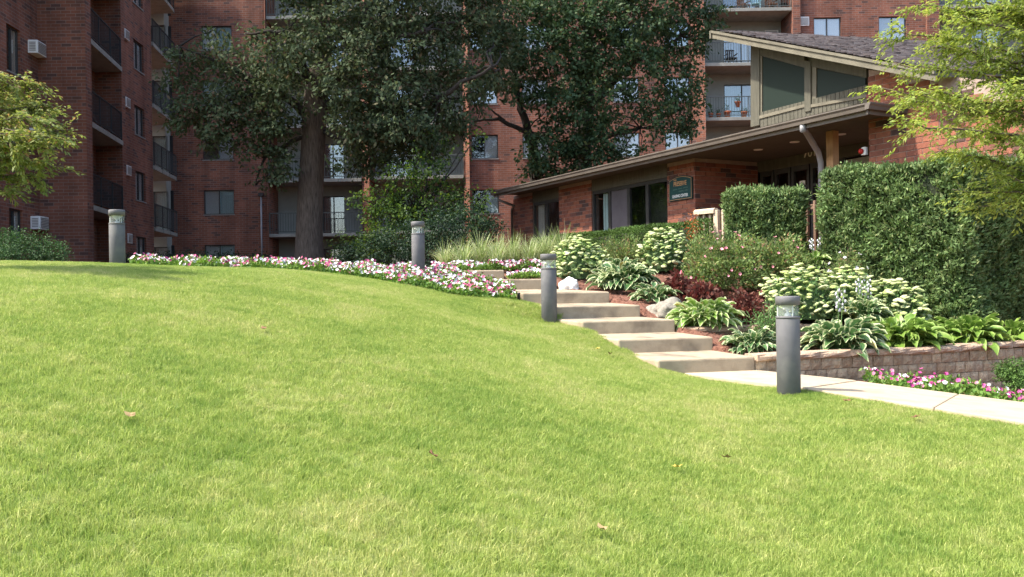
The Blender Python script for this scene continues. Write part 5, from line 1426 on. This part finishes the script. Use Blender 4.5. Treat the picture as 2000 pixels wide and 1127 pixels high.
YR = 8.6
tr0 = P(2190, 700, YR)
T_ = [Vector((tr0.x, YR, -1.3)), P(2170, 420, YR), P(2130, 200, YR), P(2080, -60, YR)]
st_ = lambda px, py: P(px, py, YR)
tips = []
for (a, b, rd, nt2) in [((2140, 300), (1770, 235), .022, 46), ((2130, 220), (1715, 170), .022, 56), ((2130, 180), (1740, 120), .02, 50), ((2110, 120), (1745, 60), .02, 46), ((2100, 40), (1790, 10), .02, 46), ((2150, 350), (1830, 290), .018, 44), ((2160, 400), (1860, 370), .018, 26), ((2150, 380), (1900, 405), .016, 22), ((2165, 380), (1930, 340), .016, 24), ((2130, 240), (1850, 190), .02, 46), ((2130, 200), (1900, 100), .02, 46), ((2110, 100), (1880, 30), .02, 42), ((2140, 300), (1930, 250), .02, 36), ((2150, 350), (1950, 330), .016, 30), ((2100, 60), (1850, -20), .02, 40), ((2100, 40), (1950, -30), .02, 36), ((2130, 180), (1960, 160), .02, 40), ((2160, 400), (1985, 370), .015, 26), ((2140, 260), (1775, 190), .02, 44), ((2120, 140), (1810, 90), .02, 44)]:
    dy = random.uniform(-.7, .8); e = st_(*b); e.y += dy; e = P(b[0], b[1], YR + dy); tips.append((st_(*a), e, rd, nt2))
spray_tree('young_honey_locust', 'bright yellow-green tree reaching in from the right edge', T_, tips, M_lime, 31, .052, .021, 14)
YL = 9.6
tl0 = P(-220, 700, YL); T_ = [Vector((tl0.x, YL, h1(tl0.x, YL) - .1)), P(-210, 430, YL), P(-180, 250, YL), P(-160, 120, YL)]
tips = []
for (a, b, rd, nt2) in [((-180, 260), (125, 255), .02, 46), ((-180, 300), (95, 322), .018, 44), ((-190, 330), (60, 345), .018, 44), ((-180, 240), (85, 205), .02, 44), ((-180, 200), (60, 165), .02, 46), ((-170, 160), (20, 150), .02, 44), ((-180, 250), (90, 240), .02, 46), ((-180, 280), (90, 290), .02, 46), ((-190, 300), (40, 310), .018, 44), ((-170, 200), (90, 215), .018, 40), ((-180, 230), (110, 270), .018, 36), ((-180, 260), (30, 260), .018, 40), ((-190, 340), (20, 370), .018, 34), ((-180, 200), (30, 200), .018, 40)]:
    dy = random.uniform(-.8, .7); tips.append((P(a[0], a[1], YL), P(b[0], b[1], YL + dy), rd, nt2))
spray_tree('side_tree', 'sunlit yellowish green tree branches entering at the left edge', T_, tips, M_ltree, 32, .060, .026, 12)

# ------------------------------------------------------------ clipped hedges
def hedge(name, lab, cat, quad, z0, z1, mat, n, L_, Wd, seed, updir=.5, rough=.10, spread=.5, top_round=.12, z1b=None):
    """quad: 4 xy corners, near-left, near-right, far-right, far-left"""
    r = np.random.default_rng(seed); q = [Vector(p) for p in quad]; cen = sum(q, Vector((0, 0))) / 4
    t = thing(name, (cen.x, cen.y, z0), lab, cat); z1b = z1b if z1b is not None else z1
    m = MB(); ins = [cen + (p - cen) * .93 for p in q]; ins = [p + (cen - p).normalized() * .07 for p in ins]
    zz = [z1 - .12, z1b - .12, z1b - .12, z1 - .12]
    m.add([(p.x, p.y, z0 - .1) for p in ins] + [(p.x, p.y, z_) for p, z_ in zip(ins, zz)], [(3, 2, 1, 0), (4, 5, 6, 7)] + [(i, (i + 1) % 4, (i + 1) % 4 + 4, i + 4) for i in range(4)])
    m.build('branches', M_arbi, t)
    A = [(q[i], q[(i + 1) % 4]) for i in range(4)]; hgt = z1 - z0
    areas = [(b - a).length * hgt for a, b in A] + [abs((q[2] - q[0]).cross(q[3] - q[1])) / 2 if False else (q[1] - q[0]).length * (q[2] - q[1]).length]
    tot = sum(areas); C = []; N = []
    for i, (a, b) in enumerate(A):
        k = int(n * areas[i] / tot); s = r.uniform(0, 1, k); zt = r.uniform(0, 1, k)
        nrm = Vector(((b - a).y, -(b - a).x)).normalized()
        if nrm.dot((a + b) / 2 - cen) < 0: nrm = -nrm
        ztop = np.interp(s, [0, 1], [[z1, z1b, z1b, z1][i], [z1, z1b, z1b, z1][(i + 1) % 4]])
        x = a.x + (b.x - a.x) * s; y = a.y + (b.y - a.y) * s; z = z0 + (ztop - z0) * zt
        bul = rough * (np.sin(x * 5 + z * 3.1 + seed) * .45 + np.sin(y * 7.3 - z * 5.2) * .35 + np.sin(x * 17 + 2 * np.sin(z * 9)) * np.sin(z * 14 + x * 5 + y * 3) * .55 + r.normal(0, .28, k)) - top_round * np.clip(zt - .85, 0, 1) * 6 * .5
        C.append(np.stack([x + nrm.x * bul, y + nrm.y * bul, z], 1)); N.append(np.tile([nrm.x, nrm.y, updir * .3], (k, 1)))
    k = int(n * areas[4] / tot); s = r.uniform(0, 1, k); w = r.uniform(0, 1, k)
    x = (q[0].x * (1 - s) + q[1].x * s) * (1 - w) + (q[3].x * (1 - s) + q[2].x * s) * w; y = (q[0].y * (1 - s) + q[1].y * s) * (1 - w) + (q[3].y * (1 - s) + q[2].y * s) * w
    z = z1 + (z1b - z1) * s + rough * .6 * (np.sin(x * 4.7 + 1) * .5 + np.sin(y * 6.1 + x * 2) * .4 + r.normal(0, .4, k)); C.append(np.stack([x, y, z], 1)); N.append(np.tile([0, 0, 1.0], (k, 1)))
    C = np.concatenate(C); N = np.concatenate(N); n = len(C)
    # sprays of 3 leaves each
    C = np.repeat(C, 3, 0) + r.normal(0, L_ * .35, (n * 3, 3)); N = np.repeat(N, 3, 0); n *= 3
    d = unit(N * 1.0 + np.array([0, 0, updir]) + r.normal(0, spread, (n, 3)))
    v, f = crown_leaves(C - d * L_ * .4, d, N + np.array([0, 0, .5]), L_ * r.uniform(.6, 1.4, n), Wd * r.uniform(.6, 1.3, n), r)
    o = obj_np('foliage', v, f, mat, t); o['kind'] = 'stuff'
    return t


v2 = lambda px, Y: Vector((P(px, 450, Y).x, Y))
hq = [v2(1604, 14.0), v2(1884, 12.55), Vector((7.9, 13.3)), v2(1655, 14.9)]
hedge('arborvitae_hedge', 'large tall clipped arborvitae hedge at the right, taller than the rest', 'hedge', hq, -0.75, 1.74, M_arb, 42000, .070, .028, 51, .5, .125, .60, z1b=1.80)
hq = [v2(1418, 15.1), v2(1562, 14.75), v2(1572, 15.2), v2(1434, 15.7)]
hedge('arborvitae_hedge', 'smaller arborvitae hedge in front of the wooden railing and entrance', 'hedge', hq, 0.0, 1.60, M_arb, 12500, .070, .028, 52, .5, .115, .60)
hy = [v2(1381, 17.2), Vector((4.5, 18.0)), Vector((1.2, 24.2)), Vector((.55, 23.6))]
hedge('yew_hedge', 'low flat-topped yew hedge below the office windows', 'hedge', [hy[3], hy[0], hy[1], hy[2]], .3, 1.33, M_yew, 30000, .045, .016, 53, .5, .05, .6, z1b=1.30)
rr_ = np.random.default_rng(8); c = np.array(P(1354, 445, 17.15)); n = 160
C = c + rr_.normal(0, 1, (n, 3)) * np.array([.08, .06, .16]); d = unit(rr_.normal(0, .6, (n, 3)) + np.array([-.2, -.8, .2]))
v, f = leaves(C, d, .06, .02, rr_); t = [o for o in bpy.data.objects if o.name.startswith('yew_hedge') and o.parent is None][0]
o = obj_np('scorched_patch', v, f, M_orange, t); o['kind'] = 'stuff'
# small yew at the right edge in front of the wall
small_tree('small_yew', 'small dark yew shrub in front of the block wall at the right edge', 'shrub', (P(1985, 760, 8.9), None), [bl(*b) for b in [(1985, 722, 30, 8.9), (2010, 735, 32, 9.0), (1962, 728, 18, 8.9), (1990, 742, 24, 8.8)]], M_yew, 9000, .035, 9, .03, .012, rr=.008, seed=54)

# ------------------------------------------------------------ hostas: every leaf its own object
def hosta_leaf(tier, mat, seed):
    r = np.random.default_rng(seed); Lp = [.30, .26, .20][tier]; Lb = [.26, .24, .20][tier]; Wb = [.145, .135, .11][tier]
    el0 = [.55, .95, 1.25][tier]; el1 = [-.62, -.3, .1][tier]
    # arc: petiole then blade with falling elevation
    N = 9; pts = []; p = np.array([.02, 0, 0.0]); tot = Lp + Lb
    for i in range(N + 1):
        t = i / N; el = el0 + (el1 - el0) * t ** 1.3; pts.append(p.copy()); p = p + np.array([math.cos(el), 0, math.sin(el)]) * tot / N
    vs = []; fs = []; mg = []
    for i, q in enumerate(pts):
        t = i / N; tb = (t - Lp / tot) / (Lb / tot)
        w = .010 if tb < 0 else .012 + Wb * (math.sin(math.pi * min(1, tb ** .62)) ** .85 if tb < 1 else 0)
        if i == N: w = .002
        for j, sx in enumerate((-1, -.62, 0, .62, 1)):
            cup = .22 * w * abs(sx) + .008 * math.sin(i * 2.2 + sx * 3); vs.append((q[0], sx * w / 2 * 1.0, q[2] + cup)); mg.append(abs(sx) if tb > 0 else 0.0)
    for i in range(N):
        for j in range(4): a = i * 5 + j; fs.append((a, a + 1, a + 6, a + 5))
    me = bpy.data.meshes.new('leaf'); me.from_pydata(vs, [], fs); me.polygons.foreach_set('use_smooth', [True] * len(fs)); me.materials.append(mat)
    at = me.attributes.new('margin', 'FLOAT', 'POINT'); mg = [1.0 if i // 5 == N else m_ for i, m_ in enumerate(mg)]; at.data.foreach_set('value', mg); me.update(); return me


HL = {k: [[hosta_leaf(t, m_, 5 * t + s) for s in range(2)] for t in range(3)] for k, m_ in HM.items()}


def hosta(px, py, Y, size, kind, lab, n=64, seed=0, stalks=0, zoff=0):
    r = random.Random(seed); p = P(px, py, Y); t = thing('hosta', (p.x, p.y, p.z + zoff), lab, 'hosta', 'hostas in the planting bed')
    n = int(n * 2.5); size *= .93
    for i in range(n):
        f_ = i / n; tier = 0 if f_ < .42 else (1 if f_ < .80 else 2)
        me = HL[kind][tier][r.randrange(2)]; o = bpy.data.objects.new('leaf', me); COL.objects.link(o); o.parent = t
        a = i * 2.39996 + r.uniform(-.25, .25); s = size * r.uniform(.55, .92)
        ro = r.uniform(.02, .17) * size; o.location = (math.cos(a) * ro, math.sin(a) * ro, r.uniform(-.01, .05)); o.rotation_euler = (r.uniform(-.4, .4), r.uniform(-.38, .30), a); o.scale = (s * .92, s * r.uniform(.85, 1.15), s * 1.38)
    for k in range(stalks):
        a = r.uniform(0, 6.28); x, y = math.cos(a) * .1, math.sin(a) * .1; hh = size * r.uniform(.65, .85)
        m = MB(); m.tube([(0, 0, 0), (x * .6, y * .6, hh * .6), (x, y, hh)], [.006, .005, .003], 5); s_ = m.build('flower_stalk', M_sedl, t, True)
        for j in range(7):
            b = MB(); aa = j * 1.9; zz = hh * (.66 + .05 * j); cx, cy = x + math.cos(aa) * .022, y + math.sin(aa) * .022
            b.lathe([(0, .012), (.008, .0), (.016, -.03), (.010, -.02), (0, -.005)], 6, (cx, cy, zz)); b.build('blossom', M_lilac, s_, True)
    return t


hosta(1218, 566, 13.75, 1.12, 'blue', 'large white-edged hosta right of the white rock', 84, 1)
hosta(1275, 592, 13.0, .80, 'blue', 'small white-edged hosta above the grey boulder', 50, 2)
hosta(1376, 642, 11.8, 1.08, 'lime', 'lime green variegated hosta above the short upper wall', 100, 3)
hosta(1468, 690, 10.75, .82, 'blue', 'variegated hosta just left of the nearest bollard', 64, 4, 0)
hosta(1640, 688, 10.95, 1.15, 'blue', 'big spreading white-edged hosta right of the nearest bollard', 96, 5, 3)
hosta(1758, 683, 11.4, 1.2, 'gold', 'yellow-green hosta on the wall top, left of two smaller ones', 84, 6)
hosta(1885, 680, 11.75, 1.2, 'gold', 'yellow-green hosta in front of the large hedge corner', 76, 7)
hosta(1968, 674, 12.0, 1.05, 'gold', 'smallest yellow-green hosta near the right edge of the wall', 50, 8)
hosta(1822, 676, 11.75, .95, 'gold', 'compact yellow-green hosta tucked between two larger golden ones', 40, 12)
hosta(1685, 628, 12.0, .85, 'blue', 'pale hosta with lilac flower stalks within the sedums', 50, 9, 4)
hosta(1590, 525, 14.0, .72, 'lime', 'light green hosta at the top right of the rose shrub', 44, 10, 3)
hosta(1215, 540, 14.5, .85, 'blue', 'hosta between the first sedum clump and the large hosta', 50, 11)

# ------------------------------------------------------------ sedums
def head_mesh(seed):
    r = np.random.default_rng(seed); vs = []; fs = []
    n = 10; rings = [(0, .018), (.022, .016), (.042, .004), (.046, -.010), (.01, -.024)]
    vs.append((0, 0, .020))
    for (rr, z) in rings[1:]:
        for j in range(n): a = 2 * math.pi * j / n; q = rr * r.uniform(.85, 1.15); vs.append((q * math.cos(a), q * math.sin(a), z + r.uniform(-.003, .004)))
    for j in range(n): fs.append((0, 1 + j, 1 + (j + 1) % n))
    for k in range(len(rings) - 2):
        for j in range(n): a = 1 + k * n; fs.append((a + j, a + n + j, a + n + (j + 1) % n, a + (j + 1) % n))
    me = bpy.data.meshes.new('flower_head'); me.from_pydata(vs, [], fs); me.materials.append(M_sedf); me.polygons.foreach_set('use_smooth', [True] * len(fs)); me.update(); return me


HMs = [head_mesh(k) for k in range(5)]


def sedum(px, py, Y, rx, rz_, lab, nh, seed):
    r = np.random.default_rng(seed); p = P(px, py, Y); t = thing('sedum', tuple(p), lab, 'sedum', 'sedum clumps with pale green flower heads')
    n = 2600; u = unit(r.normal(0, 1, (n, 3))); u[:, 2] = np.abs(u[:, 2]); q = u * r.uniform(.3, .95, (n, 1)) * np.array([rx, rx, rz_])
    d = unit(u + r.normal(0, .5, (n, 3)) + np.array([0, 0, .1])); v, f = leaves(q, d, .06 * r.uniform(.7, 1.3, n), .032, r, .15)
    m = MB(); m.lathe([(rx * .72, 0), (rx * .66, rz_ * .4), (rx * .45, rz_ * .65), (0, rz_ * .76)], 14); m.build('stems', M_yewi, t, True)
    o = obj_np('foliage', v, f, M_sedl, t, local=True); o['kind'] = 'stuff'
    nh = min(300, int(nh * 2.4))
    for k in range(nh):
        ph = k * 2.39996; cz = 1 - (k + .5) / nh * .93; sxy = math.sqrt(max(0, 1 - cz * cz)); a = r.uniform(.80, 1.10) * (1 + .10 * math.sin(ph * 3 + seed) * sxy); ph += r.normal(0, .12)
        o = bpy.data.objects.new('flower_head', HMs[k % 5]); COL.objects.link(o); o.parent = t
        o.location = (math.cos(ph) * sxy * rx * a, math.sin(ph) * sxy * rx * a, cz * rz_ * a + .02); s = r.uniform(.65, 1.3); o.scale = (s, s * r.uniform(.8, 1.2), s * .8)
        o.rotation_euler = (-math.sin(ph) * sxy * -.5, -.5 * sxy * -math.cos(ph), r.uniform(0, 6))
    return t


sedum(1130, 545, 15.0, .54, .68, 'sedum mound with creamy heads behind the second bollard', 130, 1)
sedum(1296, 530, 15.6, .50, .74, 'sedum clump in front of the low yew hedge', 120, 2)
sedum(1560, 622, 12.35, .58, .70, 'large sedum mound behind the nearest bollard', 150, 3)
sedum(1650, 618, 12.6, .55, .66, 'middle sedum mound of the large patch below the tall hedge', 110, 4)
sedum(1745, 632, 12.3, .46, .58, 'right sedum mound at the foot of the tall hedge', 110, 5)

# ------------------------------------------------------------ rose, coral bells
def dome_plant(name, lab, cat, px, py, Y, rx, rz_, mat, n, L_, Wd, seed, ry=None, flowers=0, fmat=None, group=None, stems=M_twig):
    r = np.random.default_rng(seed); p = P(px, py, Y); t = thing(name, tuple(p), lab, cat, group); ry = ry or rx
    u = unit(r.normal(0, 1, (n, 3))); u[:, 2] = np.abs(u[:, 2]); lump = 1 + .16 * np.sin(u[:, 0] * 6 + seed) + .12 * np.sin(u[:, 1] * 9 + u[:, 2] * 7)
    q = u * (r.uniform(.25, 1.0, (n, 1)) ** .6) * np.array([rx, ry, rz_]) * lump[:, None]
    d = unit(u + r.normal(0, .6, (n, 3))); v, f = leaves(q, d, L_ * r.uniform(.6, 1.3, n), Wd * r.uniform(.7, 1.2, n), r, .15)
    o = obj_np('foliage', v, f, mat, t, local=True); o['kind'] = 'stuff'
    m = MB()
    for k in range(16):
        w = unit(r.normal(0, 1, (1, 3)))[0]; w[2] = abs(w[2]) + .3; m.tube([(0, 0, 0), tuple(w * np.array([rx, ry, rz_]) * .5 + np.array([0, 0, .05])), tuple(w * np.array([rx, ry, rz_]) * .9)], [.008, .005, .002], 4)
    m.build('stems', stems, t, True)
    if flowers:
        fm = MB(); 
        for k in range(6):
            a = k * 1.047; fm.add([(0, 0, -.008), (math.cos(a) * .018, math.sin(a) * .018, .006), (math.cos(a + .5) * .024, math.sin(a + .5) * .024, .004), (math.cos(a + 1) * .018, math.sin(a + 1) * .018, .010)], [(0, 1, 2, 3)])
        fme = mesh_of(fm, 'bloom', fmat)
        for k in range(flowers):
            w = unit(r.normal(0, 1, (1, 3)))[0]; w[2] = abs(w[2]); w[1] = -abs(w[1]) if r.random() < .8 else w[1]
            o = bpy.data.objects.new('bloom', fme); COL.objects.link(o); o.parent = t; o.location = tuple(w * np.array([rx, ry, rz_]) * 1.06)
            o.rotation_euler = Vector(w).to_track_quat('Z', 'Y').to_euler(); s = r.uniform(.8, 1.4); o.scale = (s, s, s)
    return t


dome_plant('rose_shrub', 'wide rose shrub with small pink blooms in the middle of the bed', 'shrub', 1415, 563, 13.7, .72, .86, M_rose, 7000, .062, .034, 61, .5, 22, M_pink)
dome_plant('rose_shrub', 'right lobe of rose shrub beside the light green hosta', 'shrub', 1520, 548, 13.9, .58, .66, M_rose, 5000, .062, .034, 62, .5, 14, M_pink)
dome_plant('rose_shrub', 'small upper rose in front of the wooden railing end', 'shrub', 1400, 520, 15.2, .40, .42, M_rose, 2500, .045, .024, 63, .4, 6, M_pink)
dome_plant('flowering_plant', 'tall pale flowering plant between hedge and sedums', 'plant', 1655, 560, 13.1, .32, .55, M_rose, 1600, .05, .02, 64, .25, 16, M_lilac)
dome_plant('coral_bells', 'red-leaved coral bells right of the large hosta', 'coral bells', 1325, 580, 13.4, .26, .34, M_heu, 900, .07, .06, 65, None, 0, None, 'red coral bells')
dome_plant('coral_bells', 'red-leaved coral bells below the rose shrub above the lime hosta', 'coral bells', 1370, 592, 12.9, .26, .30, M_heu, 900, .07, .06, 66, None, 0, None, 'red coral bells')
dome_plant('coral_bells', 'dark red coral bells left of the large sedum mound', 'coral bells', 1460, 632, 12.2, .30, .44, M_heu, 1300, .06, .05, 67, None, 0, None, 'red coral bells')
dome_plant('leafy_perennial', 'green leafy perennial between grasses and the second sedum', 'plant', 1215, 520, 15.8, .45, .50, M_rose, 2500, .07, .02, 68, .3)
dome_plant('leafy_perennial', 'loose green perennial spilling behind the nearest bollard', 'plant', 1500, 660, 11.6, .30, .40, M_sedl, 900, .06, .02, 69, .25)

# ------------------------------------------------------------ ornamental grasses
def ograss(px, py, Y, hgt, n, lab, seed):
    r = np.random.default_rng(seed); p = P(px, py, Y); t = thing('ornamental_grass', tuple(p), lab, 'ornamental grass', 'striped ornamental grasses')
    a = r.uniform(0, 2 * np.pi, n); L_ = hgt * r.uniform(.55, 1.2, n); lean = r.uniform(.2, 1.1, n); w = .008 * r.uniform(.6, 1.5, n); K = 5
    bx = r.normal(0, .05, n); by = r.normal(0, .05, n); vs = np.zeros((n, K + 1, 2, 3))
    for k in range(K + 1):
        s = k / K; out = L_ * lean * (s ** 1.6) * .75; z = L_ * (s - lean * .45 * s ** 2.4)
        x = bx + np.cos(a) * out; y = by + np.sin(a) * out; ww = w * (1 - s * .85)
        vs[:, k, 0] = np.stack([x - np.sin(a) * ww, y + np.cos(a) * ww, z], 1); vs[:, k, 1] = np.stack([x + np.sin(a) * ww, y - np.cos(a) * ww, z], 1)
    b = (np.arange(n) * (K + 1) * 2)[:, None] + (np.arange(K) * 2)[None, :]; b = b.ravel()
    o = obj_np('blades', vs.reshape(-1, 3), np.stack([b, b + 1, b + 3, b + 2], 1), M_ogr, t, local=True); o['kind'] = 'stuff'


for k, (px, Y, hh, lab) in enumerate([(872, 16.9, .62, 'leftmost striped grass clump by the dark shrub'), (905, 16.4, .70, 'second striped grass clump from the left'), (940, 16.8, .80, 'tallest striped grass clump above the petunias'), (972, 16.3, .70, 'striped grass clump before the office corner'), (1003, 16.8, .74, 'striped grass clump under the dark curtain window'), (1035, 16.5, .66, 'striped grass clump behind the second bollard'), (1066, 16.9, .80, 'striped grass clump left of the creamy sedum'), (1098, 17.2, .85, 'rightmost striped grass clump against the yew hedge')]):
    p = P(px, 500, Y); z = h1(p.x, Y); py = CY - F * z / Y - sr * (px - CX)
    ograss(px, py, Y, hh * 1.05, 230, lab, 200 + k)

# ------------------------------------------------------------ petunia beds
def petunias(name, lab, poly, n, nl, mat, seed, hmax=.20, size=.034, zf=None):
    r = np.random.default_rng(seed); poly = [tuple(p) for p in poly]; xs_ = [p[0] for p in poly]; ys_ = [p[1] for p in poly]
    def samp(k):
        out = np.zeros((0, 2))
        while len(out) < k:
            q = np.stack([r.uniform(min(xs_), max(xs_), k * 2), r.uniform(min(ys_), max(ys_), k * 2)], 1); q = q[inpoly(q[:, 0], q[:, 1], poly)]; out = np.concatenate([out, q])
        return out[:k]
    zf = zf or (lambda x, y: H(x, y)); t = thing(name, (sum(xs_) / len(xs_), sum(ys_) / len(ys_), float(zf(np.array([sum(xs_) / len(xs_)]), np.array([sum(ys_) / len(ys_)]))[0])), lab, 'flower bed', None, 'stuff')
    mound = lambda q: .55 + .45 * np.sin(q[:, 0] * 9 + np.sin(q[:, 1] * 7) * 2) * np.sin(q[:, 1] * 8 + 1)
    q = samp(nl); z = zf(q[:, 0], q[:, 1]) + r.uniform(-.02, 1, nl) * hmax * .95 * mound(q); c = np.stack([q[:, 0], q[:, 1], z], 1)
    d = unit(r.normal(0, .7, (nl, 3)) + np.array([0, -.1, .6])); v, f = leaves(c, d, .058 * r.uniform(.7, 1.3, nl), .03, r, .1); o = obj_np('foliage', v, f, M_plf, t); o['kind'] = 'stuff'
    q = samp(n); z = zf(q[:, 0], q[:, 1]) + hmax * (mound(q) * .85 + .15) * r.uniform(.75, 1.08, n) + .02; c = np.stack([q[:, 0], q[:, 1], z], 1)
    nd = unit(np.stack([r.normal(0, .5, n), r.normal(-.55, .45, n), r.uniform(.35, 1.1, n)], 1)); a = unit(np.cross(nd, r.normal(0, 1, (n, 3)))); b = np.cross(nd, a); s = (size * r.uniform(.75, 1.2, n))[:, None]
    K = 10; V = np.zeros((n, K + 1, 3)); V[:, 0] = c - nd * s * .55
    for k in range(K):
        an = 2 * math.pi * k / K; rr = s * (1.0 if k % 2 == 0 else .82); V[:, k + 1] = c + (a * math.cos(an) + b * math.sin(an)) * rr + nd * s * (.0 if k % 2 else .12)
    i = (np.arange(n) * (K + 1))[:, None]; Fs = np.concatenate([np.concatenate([i, i + 1 + k, i + 1 + (k + 1) % K], 1) for k in range(K)])
    o = obj_np('blooms', V.reshape(-1, 3), Fs, mat, t); o['kind'] = 'stuff'
    return t


bed1 = BEDN + [(-6.2, 14.6), (-3.2, 15.2), (-1.75, 15.25), (FL[6].x - .02, 15.05), (FL[5].x + .05, 13.8), (FL[5].x - .02, 13.5), (FL[4].x - .12, 13.3), (FL[4].x - .10, 12.7)]
petunias('petunia_border', 'long border of white and magenta petunias along the lawn crest', bed1, 3000, 34000, M_pet, 81, .20, .026)
p1 = [v2(842, 15.9), v2(1062, 15.7), v2(1060, 16.35), v2(842, 16.4)]
petunias('petunia_border', 'short white petunia row above the top step', p1, 800, 4200, M_pet, 82, .17, .026, lambda x, y: np.full(len(x), ZT[6] + .02))
p2 = [v2(990, 14.45), v2(1052, 14.3), v2(1058, 14.9), v2(990, 15.0)]
petunias('petunia_border', 'little magenta petunia patch on the right of the second step from the top', p2, 110, 700, M_pet, 83, .15, .032, lambda x, y: np.full(len(x), ZT[5] + .03))
p3 = [(3.80, 9.52), (4.85, 8.2), (5.6, 7.2), (5.9, 7.5), (5.15, 8.55), (4.2, 9.85)]
petunias('petunia_border', 'magenta and white petunias between the path and the block wall', p3, 280, 3600, M_petm, 84, .19, .023, lambda x, y: zground(x, y) - .0)

# ------------------------------------------------------------ rocks, fallen leaves, mulch chips
def rock(name, px, py, Y, sx, sy, sz, mat, lab, seed):
    p = P(px, py, Y); me = bpy.data.meshes.new(name); import bmesh; bm = bmesh.new(); bmesh.ops.create_icosphere(bm, subdivisions=4, radius=1)
    for v in bm.verts:
        c = v.co.copy(); n1 = mnoise.noise(c * 1.1 + Vector((seed, 0, 0))) * .38 + mnoise.noise(c * 2.7 + Vector((0, seed, 0))) * .16 + mnoise.noise(c * 7 + Vector((0, 0, seed))) * .04
        v.co = c * (1 + n1); q = v.co
        v.co = Vector((v.co.x * sx, v.co.y * sy, max(-.3, v.co.z) * sz))
    bm.to_mesh(me); bm.free(); me.materials.append(mat); me.polygons.foreach_set('use_smooth', [True] * len(me.polygons)); me.update()
    o = put(name, me, None, p); tag(o, lab, 'rock'); return o


rock('white_rock', 1112, 560, 13.9, .16, .14, .15, M_rockw, 'bright white rock on the mulch beside the steps', 3.3)
rock('boulder', 1308, 611, 12.35, .31, .24, .20, M_rockg, 'grey speckled boulder between the steps and lime hosta', 7.1)
pz0 = P(1013, 577, 12.6)
t_ = thing('path_spotlight', (pz0.x, pz0.y, pz0.z - .1), 'tiny black stub light beside the fifth step corner', 'garden light')
MB().lathe([(0, 0), (.022, 0), (.022, .12), (.026, .13), (.018, .14), (0, .14)], 12).build('body', M_black, t_, True)

fl = MB()
K = 8
pts = [(0, 0, .0)] + [(math.cos(a) * r0, math.sin(a) * r0 * .7, z) for a, r0, z in [(0, .05, .012), (.6, .028, .0), (1.2, .04, .015), (2.0, .025, .004), (2.9, .045, .02), (3.7, .028, .0), (4.4, .04, .012), (5.3, .026, .004)]]
fl.add(pts, [(0, i, i % K + 1) for i in range(1, K + 1)])
for k, (px, py, mat, lab) in enumerate([(1321, 918, M_leafy, 'yellow fallen leaf on the near lawn'), (1419, 899, M_leafb, 'orange-tan fallen leaf right of the yellow one'), (1175, 1040, M_leafb, 'pale tan fallen leaf low on the lawn'), (515, 646, M_leafr, 'small brown leaf on the upper lawn left of centre'), (255, 818, M_leafb, 'tan leaf lying on the left part of the lawn'), (1790, 819, M_leafr, 'dark brown leaf near the path edge at the right'), (1168, 684, M_leafy, 'orange leaf on the grass below the second bollard'), (1192, 694, M_leafr, 'brown leaf in the grass beside the lower steps'), (1656, 787, M_leafr, 'brown leaf at the grass edge right of the nearest bollard'), (845, 895, M_leafr, 'tiny brown leaf at the centre of the lawn')]):
    # march the ray onto the lawn
    Yv = np.linspace(3, 14, 1200); a_ = P(px, py, 1.0); dz_ = a_.z * Yv - H(a_.x * Yv, Yv) - .035; i = int(np.argmax(dz_ < 0)) if (dz_ < 0).any() else 600
    me = mesh_of(fl, 'fallen_leaf', mat); o = put('fallen_leaf', me, None, (a_.x * Yv[i], Yv[i], a_.z * Yv[i] + .02)); o.rotation_euler = (random.uniform(-.5, .1), random.uniform(-.3, .3), random.uniform(0, 6)); tag(o, lab, 'leaf', 'fallen leaves on the lawn')

r = np.random.default_rng(77); n = 9000
x = r.uniform(.9, 7, n); y = r.uniform(10.2, 16, n); m_ = ~inpoly(x, y, [(q.x, q.y) for q in FL] + [(q.x, q.y) for q in FR[::-1]]) & ((x - 2.8) * (WB.y - WA.y) - (y - WA.y) * (WB.x - WA.x) < -.1) & (x > FR[0].x - (y - 10) * .5)
x, y = x[m_], y[m_]; n = len(x); c = np.stack([x, y, zground(x, y) - .03 + r.uniform(0, .015, n)], 1); d = unit(r.normal(0, 1, (n, 3)) * np.array([1, 1, .25])); v, f = leaves(c, d, .05 * r.uniform(.4, 1.4, n), .014, r, .1)
o = obj_np('mulch_chips', v, f, M_chip); tag(o, 'shredded bark mulch scattered among the hostas', 'mulch', None, 'stuff')
